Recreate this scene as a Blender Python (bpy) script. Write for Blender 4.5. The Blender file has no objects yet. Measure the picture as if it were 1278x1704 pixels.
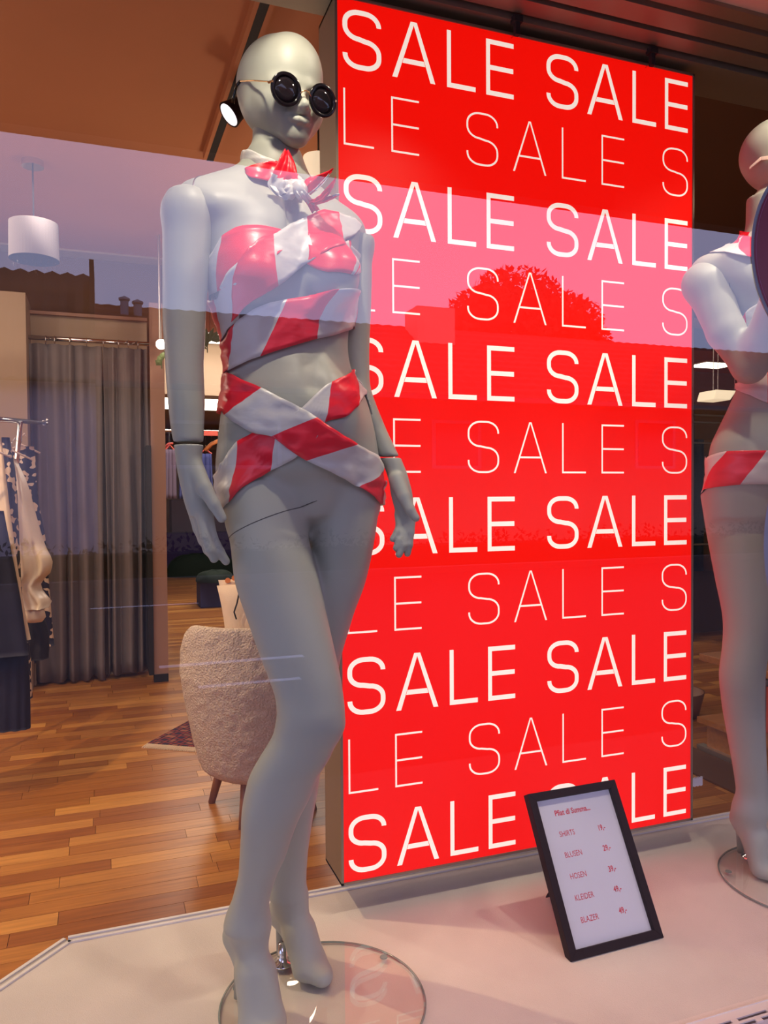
import bpy, math, random
import numpy as np
from mathutils import Vector, noise
from mathutils.bvhtree import BVHTree
random.seed(7)
SC = bpy.context.scene
COL = SC.collection
PI = math.pi

# ------------------------------------------------------------------ camera
# world frame: X along the shop front, Y into the shop, Z up, display platform top at z = 0
F = 1280.0
CAM = np.array([0.0, 0.0, .99])
YAW, PIT, ROL = math.radians(20.04), math.radians(1.35), .0065
cf = np.array([math.sin(YAW)*math.cos(PIT), math.cos(YAW)*math.cos(PIT), -math.sin(PIT)])
r0 = np.array([math.cos(YAW), -math.sin(YAW), 0.0])
u0 = np.cross(r0, cf)
cr = r0*math.cos(ROL) - u0*math.sin(ROL)
cu = u0*math.cos(ROL) + r0*math.sin(ROL)
def ray(px, py): return cf + cr*(px-639)/F - cu*(py-852)/F
def W(px, py, d): return CAM + ray(px, py)*d              # survey helper: point seen at a pixel, d metres away
def onY(px, py, Y): d = ray(px, py); return CAM + d*(Y/d[1])
def onZ(px, py, z): d = ray(px, py); return CAM + d*((z-.99)/d[2])
GLASS = 1.06
def mir(px, py, Yw):                                       # the street thing whose reflection is seen at a pixel
    d = ray(px, py); p = CAM + d*((2*GLASS-Yw)/d[1]); return np.array([p[0], Yw, p[2]])
cam_data = bpy.data.cameras.new('camera')
cam = bpy.data.objects.new('camera', cam_data); COL.objects.link(cam)
cam_data.sensor_fit = 'VERTICAL'; cam_data.sensor_height = 36.0; cam_data.lens = 36.0*F/1704
cam_data.clip_start = .02; cam_data.clip_end = 200
from mathutils import Matrix
cam.matrix_world = Matrix(((cr[0], cu[0], -cf[0], CAM[0]), (cr[1], cu[1], -cf[1], CAM[1]), (cr[2], cu[2], -cf[2], CAM[2]), (0, 0, 0, 1)))
SC.camera = cam

# ------------------------------------------------------------------ sky
wd = bpy.data.worlds.new('sky'); SC.world = wd; wd.use_nodes = True
nt = wd.node_tree; nt.nodes.clear()
wo = nt.nodes.new('ShaderNodeOutputWorld'); bg = nt.nodes.new('ShaderNodeBackground')
tc = nt.nodes.new('ShaderNodeTexCoord'); sx = nt.nodes.new('ShaderNodeSeparateXYZ'); rp = nt.nodes.new('ShaderNodeValToRGB')
nt.links.new(tc.outputs['Generated'], sx.inputs[0]); nt.links.new(sx.outputs['Z'], rp.inputs[0])
rp.color_ramp.elements[0].position = 0.0; rp.color_ramp.elements[0].color = (.40, .55, 1.0, 1)
rp.color_ramp.elements[1].position = 1.0; rp.color_ramp.elements[1].color = (.30, .34, .62, 1)
e = rp.color_ramp.elements.new(.42); e.color = (.62, .56, .86, 1)
nt.links.new(rp.outputs[0], bg.inputs[0]); bg.inputs[1].default_value = 2.9
nt.links.new(bg.outputs[0], wo.inputs[0])

# ------------------------------------------------------------------ exposure
SC.view_settings.view_transform = 'Standard'; SC.view_settings.look = 'None'
SC.view_settings.gamma = 1.0; SC.view_settings.use_curve_mapping = False
SC.view_settings.exposure = 0.0

# ------------------------------------------------------------------ lights of the shop and added fills
def spot(name, loc, target, energy, color, size=65, blend=.5, radius=.02):
    l = bpy.data.lights.new(name, 'SPOT'); l.energy = energy; l.color = color; l.spot_size = math.radians(size)
    l.spot_blend = blend; l.shadow_soft_size = radius
    o = bpy.data.objects.new(name, l); COL.objects.link(o); o.location = loc
    o.rotation_euler = (Vector(target)-Vector(loc)).to_track_quat('-Z', 'Y').to_euler(); return o
def area(name, loc, target, energy, color, sx_, sy_):
    l = bpy.data.lights.new(name, 'AREA'); l.energy = energy; l.color = color; l.shape = 'RECTANGLE'; l.size = sx_; l.size_y = sy_
    o = bpy.data.objects.new(name, l); COL.objects.link(o); o.location = loc
    o.rotation_euler = (Vector(target)-Vector(loc)).to_track_quat('-Z', 'Y').to_euler(); return o
WARM = (1, .86, .68)
spot('window_spot_key', (.24, 1.09, 1.98), (.38, 1.42, 1.30), 19, WARM, 90, .9)
spot('window_spot_left', (.90, 1.14, 2.15), (.15, 1.5, .4), 12, WARM, 95)  # added fill light, to the right of the key
spot('window_spot_right', (1.55, 1.14, 2.15), (1.72, 1.6, 1.1), 24, WARM, 85)
spot('window_spot_sign', (1.15, 1.16, 2.15), (1.0, 1.5, 0), 24, WARM, 80)
spot('shop_spot_floor', (-1.05, 2.6, 2.45), (-.85, 2.5, -.2), 125, (1, .74, .42), 95)
spot('shop_spot_rack', (-.55, 2.3, 2.45), (-.45, 3.2, .6), 44, (1, .85, .68), 70)
spot('shop_spot_chair', (.1, 2.3, 2.5), (.5, 2.9, .2), 24, (1, .8, .62), 80)
spot('shop_spot_curtain', (-.2, 3.8, 2.5), (-.1, 5.4, 1.6), 14, (1, .85, .7), 80)
area('shop_ceiling_left', (-1.2, 4.0, 2.5), (-1.2, 4.0, 0), 22, (1, .8, .6), 1.6, 1.2)
area('shop_ceiling_back', (1.6, 7.4, 2.5), (1.6, 7.4, 0), 75, (1, .88, .75), 2.5, 1.2)
area('shop_ceiling_right', (4.2, 4.3, 2.5), (4.2, 4.3, 0), 10, (1, .75, .5), 1.6, 1.2)
def fill_point(name, loc, energy, color, r):  # unseen point fill, added to brighten the shop ceiling
    l = bpy.data.lights.new(name, 'POINT'); l.energy = energy; l.color = color; l.shadow_soft_size = r
    o = bpy.data.objects.new(name, l); COL.objects.link(o); o.location = loc
fill_point('shop_lamp_left', (-1.6, 2.9, 1.6), 28, (1, .80, .6), .12)
fill_point('shop_lamp_mid', (.9, 3.9, 1.7), 16, (1, .80, .6), .12)

# ------------------------------------------------------------------ materials
def mat(name, color, rough=.5, metal=0.0, spec=.5, emit=None, estr=1.0, noise_amt=0.0, nscale=40, bump=0.0, bscale=200, coat=0.0, trans=0.0, stretch=None):
    m = bpy.data.materials.new(name); m.use_nodes = True
    t = m.node_tree; b = t.nodes['Principled BSDF']
    b.inputs['Base Color'].default_value = (*color, 1); b.inputs['Roughness'].default_value = rough
    b.inputs['Metallic'].default_value = metal; b.inputs['Specular IOR Level'].default_value = spec
    b.inputs['Coat Weight'].default_value = coat; b.inputs['Transmission Weight'].default_value = trans
    if emit is not None:
        b.inputs['Emission Color'].default_value = (*emit, 1); b.inputs['Emission Strength'].default_value = estr
    g = t.nodes.new('ShaderNodeTexCoord'); mp = t.nodes.new('ShaderNodeMapping'); t.links.new(g.outputs['Object'], mp.inputs[0])
    if stretch: mp.inputs['Scale'].default_value = stretch
    if noise_amt > 0:
        n = t.nodes.new('ShaderNodeTexNoise'); n.inputs['Scale'].default_value = nscale; n.inputs['Detail'].default_value = 4
        t.links.new(mp.outputs[0], n.inputs[0])
        mx = t.nodes.new('ShaderNodeMix'); mx.data_type = 'RGBA'
        c2 = tuple(max(0, c*(1-noise_amt)) for c in color); c1 = tuple(min(1, c*(1+noise_amt)) for c in color)
        mx.inputs[6].default_value = (*c1, 1); mx.inputs[7].default_value = (*c2, 1)
        t.links.new(n.outputs[0], mx.inputs[0]); t.links.new(mx.outputs[2], b.inputs['Base Color'])
    if bump > 0:
        n2 = t.nodes.new('ShaderNodeTexNoise'); n2.inputs['Scale'].default_value = bscale; n2.inputs['Detail'].default_value = 3
        bu = t.nodes.new('ShaderNodeBump'); bu.inputs['Strength'].default_value = bump; bu.inputs['Distance'].default_value = .01
        t.links.new(mp.outputs[0], n2.inputs[0]); t.links.new(n2.outputs[0], bu.inputs['Height']); t.links.new(bu.outputs[0], b.inputs['Normal'])
    return m
def glass_mat(name, refl, tint=(1, 1, 1), rough=0.0, fres=None):
    m = bpy.data.materials.new(name); m.use_nodes = True; t = m.node_tree; t.nodes.clear()
    o = t.nodes.new('ShaderNodeOutputMaterial'); mx = t.nodes.new('ShaderNodeMixShader')
    tr = t.nodes.new('ShaderNodeBsdfTransparent'); gl = t.nodes.new('ShaderNodeBsdfGlossy')
    tr.inputs[0].default_value = (*tint, 1); gl.inputs['Roughness'].default_value = rough; gl.inputs['Color'].default_value = (1, 1, 1, 1)
    lw = t.nodes.new('ShaderNodeLayerWeight'); lw.inputs[0].default_value = .5      # Schlick curve on the facing angle, same from both sides
    pw = t.nodes.new('ShaderNodeMath'); pw.operation = 'POWER'; pw.inputs[1].default_value = 4.5
    ma = t.nodes.new('ShaderNodeMath'); ma.operation = 'MULTIPLY_ADD'; ma.inputs[1].default_value = 1-refl; ma.inputs[2].default_value = refl
    t.links.new(lw.outputs['Facing'], pw.inputs[0]); t.links.new(pw.outputs[0], ma.inputs[0]); t.links.new(ma.outputs[0], mx.inputs[0])
    t.links.new(tr.outputs[0], mx.inputs[1]); t.links.new(gl.outputs[0], mx.inputs[2]); t.links.new(mx.outputs[0], o.inputs[0])
    return m
M = {}
M['mannequin'] = mat('mannequin_grey', (.36, .375, .315), .47, spec=.35, noise_amt=.02, nscale=6)
M['mannequin2'] = M['mannequin']
M['tape_red'] = mat('tape_red', (.80, .006, .025), .34, spec=.45, bump=.13, bscale=15, noise_amt=.02, stretch=(1, 1, 2.6))
M['tape_white'] = mat('tape_white', (.60, .585, .545), .34, spec=.45, bump=.13, bscale=15, noise_amt=.02, stretch=(1, 1, 2.6))
M['seam'] = mat('seam_dark', (.03, .03, .03), .6)
M['black_gloss'] = mat('black_gloss', (.005, .004, .005), .15, spec=.4)
M['lens'] = mat('dark_lens', (.010, .008, .010), .06, spec=.5)
M['gold'] = mat('gold', (.8, .48, .25), .25, metal=1)
M['chrome'] = mat('chrome', (.75, .75, .75), .15, metal=1)
M['cream_plastic'] = mat('cream_plastic', (.8, .62, .5), .35)
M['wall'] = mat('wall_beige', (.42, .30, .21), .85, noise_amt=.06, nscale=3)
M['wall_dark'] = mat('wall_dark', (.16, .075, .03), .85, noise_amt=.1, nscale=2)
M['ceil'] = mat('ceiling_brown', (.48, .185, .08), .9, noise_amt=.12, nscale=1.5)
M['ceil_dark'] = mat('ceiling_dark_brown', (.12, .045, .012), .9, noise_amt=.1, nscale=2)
M['ceil_bay'] = mat('ceiling_bay', (.72, .50, .42), .8, noise_amt=.05, nscale=2)
M['platform'] = mat('platform_grey_carpet', (.68, .61, .54), .95, spec=.15, noise_amt=.10, nscale=9, bump=.25, bscale=500)
M['alu'] = mat('brushed_aluminium', (.62, .58, .54), .35, metal=.9, noise_amt=.05, nscale=30, stretch=(1, 1, 12))
M['alu_white'] = mat('white_metal', (.78, .74, .70), .4, metal=.2)
M['box_side'] = mat('lightbox_side', (.30, .25, .18), .45, metal=.6, noise_amt=.05, nscale=12, stretch=(1, 1, .1))
M['red_light'] = mat('lit_red_fabric', (.2, .003, .001), .4, spec=.18, emit=(1.0, .004, .001), estr=.93)
M['white_light'] = mat('lit_white_print', (.5, .45, .4), .4, spec=.22, emit=(1.0, .84, .72), estr=.90)
M['glass'] = glass_mat('window_glass', .10)
M['clear_glass'] = glass_mat('clear_base_glass', .055, (.985, .995, .99))
M['glass_edge'] = mat('glass_edge_green', (.25, .32, .29), .15, spec=.8, trans=.3)
M['frame_black'] = mat('dark_wood_frame', (.020, .009, .008), .5, spec=.12, noise_amt=.3, nscale=20, stretch=(1, 1, 8))
M['paper'] = mat('white_paper', (.62, .62, .66), .7)
M['ink'] = mat('red_ink', (.62, .06, .08), .6)
M['navy'] = mat('navy_fabric', (.007, .005, .022), .75, noise_amt=.2, nscale=60)
M['satin'] = mat('cream_satin', (.80, .64, .50), .32, spec=.6, noise_amt=.04)
M['cream'] = mat('cream_fabric', (.75, .56, .40), .8, noise_amt=.05, bump=.2, bscale=300)
M['black_fabric'] = mat('black_fabric', (.012, .008, .018), .85)
M['curtain'] = mat('grey_curtain', (.20, .165, .16), .85, noise_amt=.12, nscale=8, bump=.15, bscale=400)
M['boucle'] = mat('boucle_fabric', (.62, .49, .38), .95, spec=.1, noise_amt=.3, nscale=120, bump=1.0, bscale=150)
M['leg_wood'] = mat('leg_wood', (.26, .11, .06), .4, noise_amt=.2, nscale=20, stretch=(1, 1, .2))
M['oak'] = mat('oak_board', (.42, .17, .05), .45, noise_amt=.3, nscale=12, stretch=(.3, 4, 4))
M['post'] = mat('brown_post', (.36, .20, .14), .7, noise_amt=.08, nscale=5, stretch=(1, 1, .2))
M['dark'] = mat('dark_recess', (.015, .012, .012), .8)
M['lamp_on'] = mat('lamp_on', (1, 1, 1), .5, emit=(1, .9, .72), estr=4)
M['lamp_soft'] = mat('lamp_soft', (1, .95, .8), .6, emit=(1, .80, .52), estr=.75)
M['lamp_bright'] = mat('lamp_bright', (1, 1, 1), .5, emit=(1, .85, .65), estr=60)
M['shade_white'] = mat('white_lamp_shade', (.30, .27, .28), .9)
M['green'] = mat('dark_green_fabric', (.003, .013, .009), .85)
M['purple'] = mat('purple_fabric', (.035, .012, .11), .85)
M['blue'] = mat('royal_blue_fabric', (.05, .06, .22), .8)
M['denim'] = mat('mauve_fabric', (.16, .11, .17), .8)
M['redf'] = mat('coral_red', (.65, .10, .07), .5)
M['orange'] = mat('orange', (.70, .22, .06), .6)
M['leaf'] = mat('leaf_green', (.08, .11, .03), .5)
M['book'] = mat('book_white', (.55, .48, .42), .7)
M['sticker'] = mat('crimson_sticker', (.26, .001, .035), .4)
M['sticker_edge'] = mat('grey_sticker_edge', (.30, .28, .34), .5)
M['sticker_line'] = mat('mauve_sticker_line', (.42, .10, .22), .5)
M['sticker_blue'] = mat('blue_sticker', (.10, .16, .42), .5)

# ------------------------------------------------------------------ mesh helpers
class MB:
    def __init__(s): s.v = []; s.f = []; s.mi = []
    def add(s, v, f, mi=0):
        n = len(s.v); s.v += [tuple(float(c) for c in p) for p in v]; s.f += [tuple(i+n for i in q) for q in f]; s.mi += [mi]*len(f); return s
    def box(s, x0, x1, y0, y1, z0, z1, mi=0):
        v = [(x, y, z) for x in (x0, x1) for y in (y0, y1) for z in (z0, z1)]
        return s.add(v, [(0, 1, 3, 2), (4, 6, 7, 5), (0, 4, 5, 1), (2, 3, 7, 6), (0, 2, 6, 4), (1, 5, 7, 3)], mi)
    def obox(s, c, ax, ay, az, mi=0):        # oriented box: centre and three half-axis vectors
        c, ax, ay, az = map(np.array, (c, ax, ay, az))
        v = [c+i*ax+j*ay+k*az for i in (-1, 1) for j in (-1, 1) for k in (-1, 1)]
        return s.add(v, [(0, 1, 3, 2), (4, 6, 7, 5), (0, 4, 5, 1), (2, 3, 7, 6), (0, 2, 6, 4), (1, 5, 7, 3)], mi)
    def hexa(s, v, mi=0):                     # 4 front corners then 4 back corners
        return s.add(v, [(0, 1, 2, 3), (7, 6, 5, 4), (0, 4, 5, 1), (1, 5, 6, 2), (2, 6, 7, 3), (3, 7, 4, 0)], mi)
    def tube(s, pts, rad, n=10, cap=True, mi=0, closed=False):
        pts = [np.array(p, float) for p in pts]; m = len(pts); rads = rad if hasattr(rad, '__len__') else [rad]*m
        rings = []; prev = None
        for i, p in enumerate(pts):
            if closed: t = pts[(i+1) % m]-pts[i-1]
            else: t = pts[min(i+1, m-1)]-pts[max(i-1, 0)]
            t = t/(np.linalg.norm(t)+1e-12)
            if prev is None:
                a = np.array([0, 0, 1.]) if abs(t[2]) < .9 else np.array([1., 0, 0]); prev = np.cross(t, a)
            nrm = prev - t*np.dot(prev, t); nrm /= np.linalg.norm(nrm)+1e-12; prev = nrm; b = np.cross(t, nrm)
            rings.append([p+rads[i]*(math.cos(2*PI*k/n)*nrm+math.sin(2*PI*k/n)*b) for k in range(n)])
        v = [q for rg in rings for q in rg]; f = []
        for i in range(m if closed else m-1):
            j = (i+1) % m
            for k in range(n): f.append((i*n+k, i*n+(k+1) % n, j*n+(k+1) % n, j*n+k))
        if cap and not closed: f.append(tuple(range(n))[::-1]); f.append(tuple((m-1)*n+k for k in range(n)))
        return s.add(v, f, mi)
    def lathe(s, c, prof, n=32, mi=0, axis=(0, 0, 1), sx=1, sy=1):   # prof: (r, h) pairs
        c = np.array(c, float); a = np.array(axis, float); a /= np.linalg.norm(a)
        t = np.array([1., 0, 0]) if abs(a[0]) < .9 else np.array([0, 1., 0]); e1 = t-a*np.dot(t, a); e1 /= np.linalg.norm(e1); e2 = np.cross(a, e1)
        v = [c+a*h+r*(math.cos(2*PI*k/n)*e1*sx+math.sin(2*PI*k/n)*e2*sy) for r, h in prof for k in range(n)]; f = []
        for i in range(len(prof)-1):
            for k in range(n): f.append((i*n+k, i*n+(k+1) % n, (i+1)*n+(k+1) % n, (i+1)*n+k))
        if prof[0][0] > 1e-6: f.append(tuple(range(n))[::-1])
        if prof[-1][0] > 1e-6: f.append(tuple((len(prof)-1)*n+k for k in range(n)))
        return s.add(v, f, mi)
    def prism(s, poly, z0, z1, mi=0):         # polygon in XY
        n = len(poly); v = [(x, y, z0) for x, y in poly]+[(x, y, z1) for x, y in poly]
        return s.add(v, [tuple(range(n))[::-1], tuple(range(n, 2*n))]+[(i, (i+1) % n, n+(i+1) % n, n+i) for i in range(n)], mi)
    def grid(s, P, mi=0, wrap=False):         # P: array (a, b, 3)
        a, b = len(P), len(P[0]); v = [p for row in P for p in row]; f = []
        for i in range(a-1):
            for j in range(b if wrap else b-1): f.append((i*b+j, i*b+(j+1) % b, (i+1)*b+(j+1) % b, (i+1)*b+j))
        return s.add(v, f, mi)
def empty(name, loc):
    o = bpy.data.objects.new(name, None); COL.objects.link(o); o.location = [float(c) for c in loc]; o.empty_display_size = .05; return o
def tag(o, label=None, cat=None, group=None, kind=None):
    if label: o['label'] = label
    if cat: o['category'] = cat
    if group: o['group'] = group
    if kind: o['kind'] = kind
    return o
def wloc(o):
    p = Vector((0, 0, 0))
    while o is not None: p = p + o.location; o = o.parent
    return p
def build(name, mb, m, parent=None, smooth=False, loc=None, bevel=0):
    me = bpy.data.meshes.new(name); org = wloc(parent) if parent is not None else Vector((0, 0, 0))
    if loc is None:
        a = np.array(mb.v); loc = (a.min(0)+a.max(0))/2
        if parent is None: loc[2] = a[:, 2].min()
    loc = Vector([float(c) for c in loc])
    me.from_pydata([tuple(Vector(p)-loc) for p in mb.v], [], mb.f)
    ms = m if isinstance(m, (list, tuple)) else [m]
    for x in ms: me.materials.append(x)
    if len(ms) > 1: me.polygons.foreach_set('material_index', mb.mi)
    if smooth: me.polygons.foreach_set('use_smooth', [True]*len(me.polygons))
    me.update()
    o = bpy.data.objects.new(name, me); COL.objects.link(o); o.location = loc - org; o.parent = parent
    if bevel:
        b = o.modifiers.new('bevel', 'BEVEL'); b.width = bevel; b.segments = 2; b.limit_method = 'ANGLE'
    return o
def struct(name, mb, m, parent=None, **k):
    o = build(name, mb, m, parent, **k)
    if parent is None: o['kind'] = 'structure'
    return o

# ------------------------------------------------------------------ room shell
FL = -.2; CZ = 2.6; BAY = 2.188
XL, XR, YB = -3.0, 9.5, 13.5; XG = 4.6
floor = struct('floor', MB().box(XL, XR, 1.75, YB, FL-.1, FL-.012), M['dark'])
wood = bpy.data.materials.new('plank_wood'); wood.use_nodes = True
def make_wood(m):
    t = m.node_tree; b = t.nodes['Principled BSDF']; b.inputs['Roughness'].default_value = .33; b.inputs['Specular IOR Level'].default_value = .5
    oi = t.nodes.new('ShaderNodeObjectInfo'); at = t.nodes.new('ShaderNodeAttribute'); at.attribute_name = 'rnd'
    ad = t.nodes.new('ShaderNodeMath'); ad.operation = 'ADD'; fr = t.nodes.new('ShaderNodeMath'); fr.operation = 'FRACT'
    t.links.new(oi.outputs['Random'], ad.inputs[0]); t.links.new(at.outputs['Fac'], ad.inputs[1]); t.links.new(ad.outputs[0], fr.inputs[0])
    r = t.nodes.new('ShaderNodeValToRGB'); r.color_ramp.elements[0].color = (.32, .10, .018, 1); r.color_ramp.elements[1].color = (.66, .30, .07, 1)
    e = r.color_ramp.elements.new(.5); e.color = (.45, .17, .032, 1)
    t.links.new(fr.outputs[0], r.inputs[0])
    g = t.nodes.new('ShaderNodeNewGeometry'); mp = t.nodes.new('ShaderNodeMapping'); mp.inputs['Scale'].default_value = (3, 45, 3)
    t.links.new(g.outputs['Position'], mp.inputs[0])
    n = t.nodes.new('ShaderNodeTexNoise'); n.inputs['Scale'].default_value = 1.6; n.inputs['Detail'].default_value = 6
    t.links.new(mp.outputs[0], n.inputs[0])
    mx = t.nodes.new('ShaderNodeMix'); mx.data_type = 'RGBA'; mx.blend_type = 'MULTIPLY'; mx.inputs[0].default_value = .55
    r2 = t.nodes.new('ShaderNodeValToRGB'); r2.color_ramp.elements[0].position = .3; r2.color_ramp.elements[0].color = (.45, .40, .35, 1)
    r2.color_ramp.elements[1].position = .65; r2.color_ramp.elements[1].color = (1.1, 1.1, 1.1, 1)
    t.links.new(n.outputs[0], r2.inputs[0]); t.links.new(r.outputs[0], mx.inputs[6]); t.links.new(r2.outputs[0], mx.inputs[7])
    t.links.new(mx.outputs[2], b.inputs['Base Color'])
make_wood(wood)
PW = .072
unit = bpy.data.meshes.new('plank')
g = .0015
unit.from_pydata([(0, g/2, 0), (1, g/2, 0), (1, PW-g/2, 0), (0, PW-g/2, 0), (0, g/2, -.012), (1, g/2, -.012), (1, PW-g/2, -.012), (0, PW-g/2, -.012)], [],
                 [(0, 1, 2, 3), (4, 5, 1, 0), (5, 6, 2, 1), (6, 7, 3, 2), (7, 4, 0, 3)])
unit.materials.append(wood)
rest_v, rest_f, rest_r = [], [], []
npl = 0
y = 1.86; row = 0
fo = floor.location
while y < YB:
    x = XL - random.random()*.5
    while x < XR:
        ln = random.choice((.38, .46, .55, .68)) if y < 6 else 1.1
        x1 = min(x+ln, XR)
        c = np.array([(x+x1)/2, y+PW/2, FL]) - CAM; dd = c@cf; px = 639+F*(c@cr)/dd if dd > .1 else -1
        ends = [639+F*((np.array([q, y, FL])-CAM)@cr)/max(.1, (np.array([q, y, FL])-CAM)@cf) for q in (x, x1)]
        seen = (ends[1] > -5 and ends[0] < 560) and y < 4.6 or (ends[1] > 1120 and ends[0] < 1290 and y < 3.2)
        if seen and npl < 298:
            o = bpy.data.objects.new('plank', unit); COL.objects.link(o); o.parent = floor
            o.location = Vector((x, y, FL))-fo; o.scale = (x1-x-.0015, 1, 1); npl += 1
        else:
            n = len(rest_v); rest_v += [(x, y+g/2, FL), (x1-g, y+g/2, FL), (x1-g, y+PW-g/2, FL), (x, y+PW-g/2, FL)]
            rest_f.append((n, n+1, n+2, n+3)); rest_r.append(random.random())
        x = x1
    y += PW; row += 1
mb = MB(); mb.v = rest_v; mb.f = rest_f; mb.mi = [0]*len(rest_f)
ro = build('plank', mb, wood, floor); ro['kind'] = 'stuff'
at = ro.data.attributes.new('rnd', 'FLOAT', 'FACE'); at.data.foreach_set('value', rest_r)

# display platform with clipped corner and metal edging
pl = [(-1.62, GLASS+.03), (XR, GLASS+.03), (XR, 1.83), (-.088, 1.83), (-.75, 1.13), (-.75, GLASS+.03)]
pl = [(-.80, GLASS+.03), (XR, GLASS+.03), (XR, 1.83), (-.088, 1.83), (-.80, 1.10)]
plat = empty('floor_platform', (.8, 1.4, -.2)); plat['kind'] = 'structure'
struct('platform_top', MB().prism(pl, -.19, 0), M['platform'], plat)
def edging(a, b, w0, w1, z0, z1):
    a = np.array([*a, 0.]); b = np.array([*b, 0.]); t = (b-a)/np.linalg.norm(b-a); n = np.array([-t[1], t[0], 0])
    v = []
    for z in (z0, z1):
        v += [a+n*w0+[0, 0, z], b+n*w0+[0, 0, z], b+n*w1+[0, 0, z], a+n*w1+[0, 0, z]]
    return MB().add(v, [(3, 2, 1, 0), (4, 5, 6, 7), (0, 1, 5, 4), (1, 2, 6, 5), (2, 3, 7, 6), (3, 0, 4, 7)])
for k, (w0, w1, z0, z1) in enumerate([(-.012, -.004, 0, .004), (-.004, .006, -.06, .0015), (.006, .014, -.20, .004)]):
    for a, b in (((-.088, 1.83), (XR, 1.83)), ((-.80, 1.10), (-.088, 1.83))):
        struct('edge_profile', edging(a, b, w0, w1, z0, z1), M['alu_white' if k != 1 else 'alu'], plat)

struct('wall_left', MB().box(XL-.1, XL, GLASS, YB, FL, 2.8), M['wall'])
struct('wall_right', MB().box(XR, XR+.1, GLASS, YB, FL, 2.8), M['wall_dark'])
struct('wall_back', MB().box(XL, XR, YB, YB+.1, FL, 2.8), M['wall'])
struct('ceiling', MB().box(XL, XR, 1.88, 8.3, CZ, CZ+.1), M['ceil'])
struct('ceiling_window_bay', MB().box(XL, XR, GLASS, 1.88, BAY, BAY+.1).box(XL, XR, 1.84, 1.88, BAY+.1, CZ+.1), M['ceil_bay'])
struct('ceiling_back', MB().box(XL, XR, 8.3, YB, 2.09, 2.19).box(XL, XR, 8.28, 8.38, 2.04, CZ), M['wall'])
# shop front above and below the pane, the pane itself
struct('wall_front', MB().box(XL-.4, XR+.4, GLASS-.12, GLASS+.02, BAY, 3.4).box(XL-.4, XR+.4, GLASS-.12, GLASS+.02, -.55, -.03).box(XG+.05, XR+.4, GLASS-.12, GLASS+.02, -.03, BAY), M['ceil_bay'])
win = empty('window_1', (.8, GLASS, -.03)); win['kind'] = 'structure'
struct('glass_pane', MB().box(XL, XG, GLASS-.0004, GLASS+.0004, -.03, BAY), M['glass'], win)
pane = win.children[0] if win.children else None
me = bpy.data.meshes.new('glass_pane'); me.from_pydata([(XL-.8, 0, 0), (XG-.8, 0, 0), (XG-.8, 0, BAY+.03), (XL-.8, 0, BAY+.03)], [], [(0, 1, 2, 3)]); me.materials.append(M['glass'])
pane = [o for o in bpy.data.objects if o.name == 'glass_pane'][0]; pane.data = me; pane.location = (0, 0, 0)
struct('sill', MB().box(XL, XG, GLASS-.08, GLASS+.03, -.06, -.03), M['alu_white'], win)
struct('frame_post', MB().box(XL-.05, XL+.03, GLASS-.04, GLASS+.04, -.03, BAY), M['alu'], win)
struct('frame_post', MB().box(XG-.03, XG+.05, GLASS-.04, GLASS+.04, -.03, BAY), M['alu'], win)

# air grille set into the platform at the pane, slots are real holes between bars
gr = empty('air_grille', (1.8, 1.11, .0))
tag(gr, 'pale metal air grille with rounded slots, at the foot of the shop window', 'grille')
gx0, gx1 = 1.0, 3.2
mb = MB(); mb.box(gx0, gx1, 1.113, 1.128, 0, .004)
mb.box(gx0, gx1, 1.1265, 1.1285, .004, .0055)
sw = .085; gap = .014
x = gx0
rowsY = [(1.100, 1.1075), (1.087, 1.0945)]
for a, b_ in rowsY: mb.box(gx0, gx1, b_, b_+.0055, 0, .004)
while x < gx1:
    for k, (a, b_) in enumerate(rowsY):
        off = 0 if k == 0 else .045
        mb.box(x+off, x+off+gap, a-.0005, b_+.0005, 0, .004)
    x += sw
build('grille_plate', mb, M['alu_white'], gr)
build('grille_recess', MB().box(gx0, gx1, 1.0905, 1.114, .0002, .0012), M['dark'], gr)  # dark sheet on the platform stands in for shade in the slots

# ceiling rail above the lightbox
rail = empty('curtain_rail', (1.0, 1.7, BAY))
tag(rail, 'grooved brown ceiling rail running above the red illuminated panel', 'rail')
for k, (a, b_, h) in enumerate([(1.51, 1.55, .010), (1.56, 1.62, .018), (1.63, 1.68, .024), (1.69, 1.83, .036)]):
    build('rail_groove', MB().box(-1, 4.4, a, b_, BAY-h, BAY), M['box_side'], rail)

# ------------------------------------------------------------------ red lightbox
PK = .935                                # the box hangs clear of the floor
PX0, PX1, PZ0, PZ1, PY = .547*PK, 1.643*PK, .99+(.008-.99)*PK, .99+(2.212-.99)*PK, 1.83*PK
lb = empty('sale_lightbox', ((PX0+PX1)/2, PY+.06, PZ0))
tag(lb, 'tall glowing red sale lightbox with rows of white lettering', 'illuminated sign')
build('lightbox_body', MB().box(PX0+.002, PX1-.002, PY+.006, PY+.13, PZ0+.002, PZ1-.002), M['box_side'], lb)
fr = MB(); fw = .006
fr.box(PX0, PX0+fw, PY-.003, PY+.135, PZ0, PZ1).box(PX1-fw, PX1, PY-.003, PY+.135, PZ0, PZ1)
fr.box(PX0, PX1, PY-.003, PY+.135, PZ0, PZ0+fw).box(PX0, PX1, PY-.003, PY+.135, PZ1-fw, PZ1)
build('lightbox_frame', fr, M['box_side'], lb)
build('lit_face', MB().box(PX0+fw, PX1-fw, PY, PY+.005, PZ0+fw, PZ1-fw), M['red_light'], lb)
def arc(cx, cz, rx, rz, a0, a1, n=8): return [(cx+rx*math.cos(math.radians(a0+(a1-a0)*i/n)), cz+rz*math.sin(math.radians(a0+(a1-a0)*i/n))) for i in range(n+1)]
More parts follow.
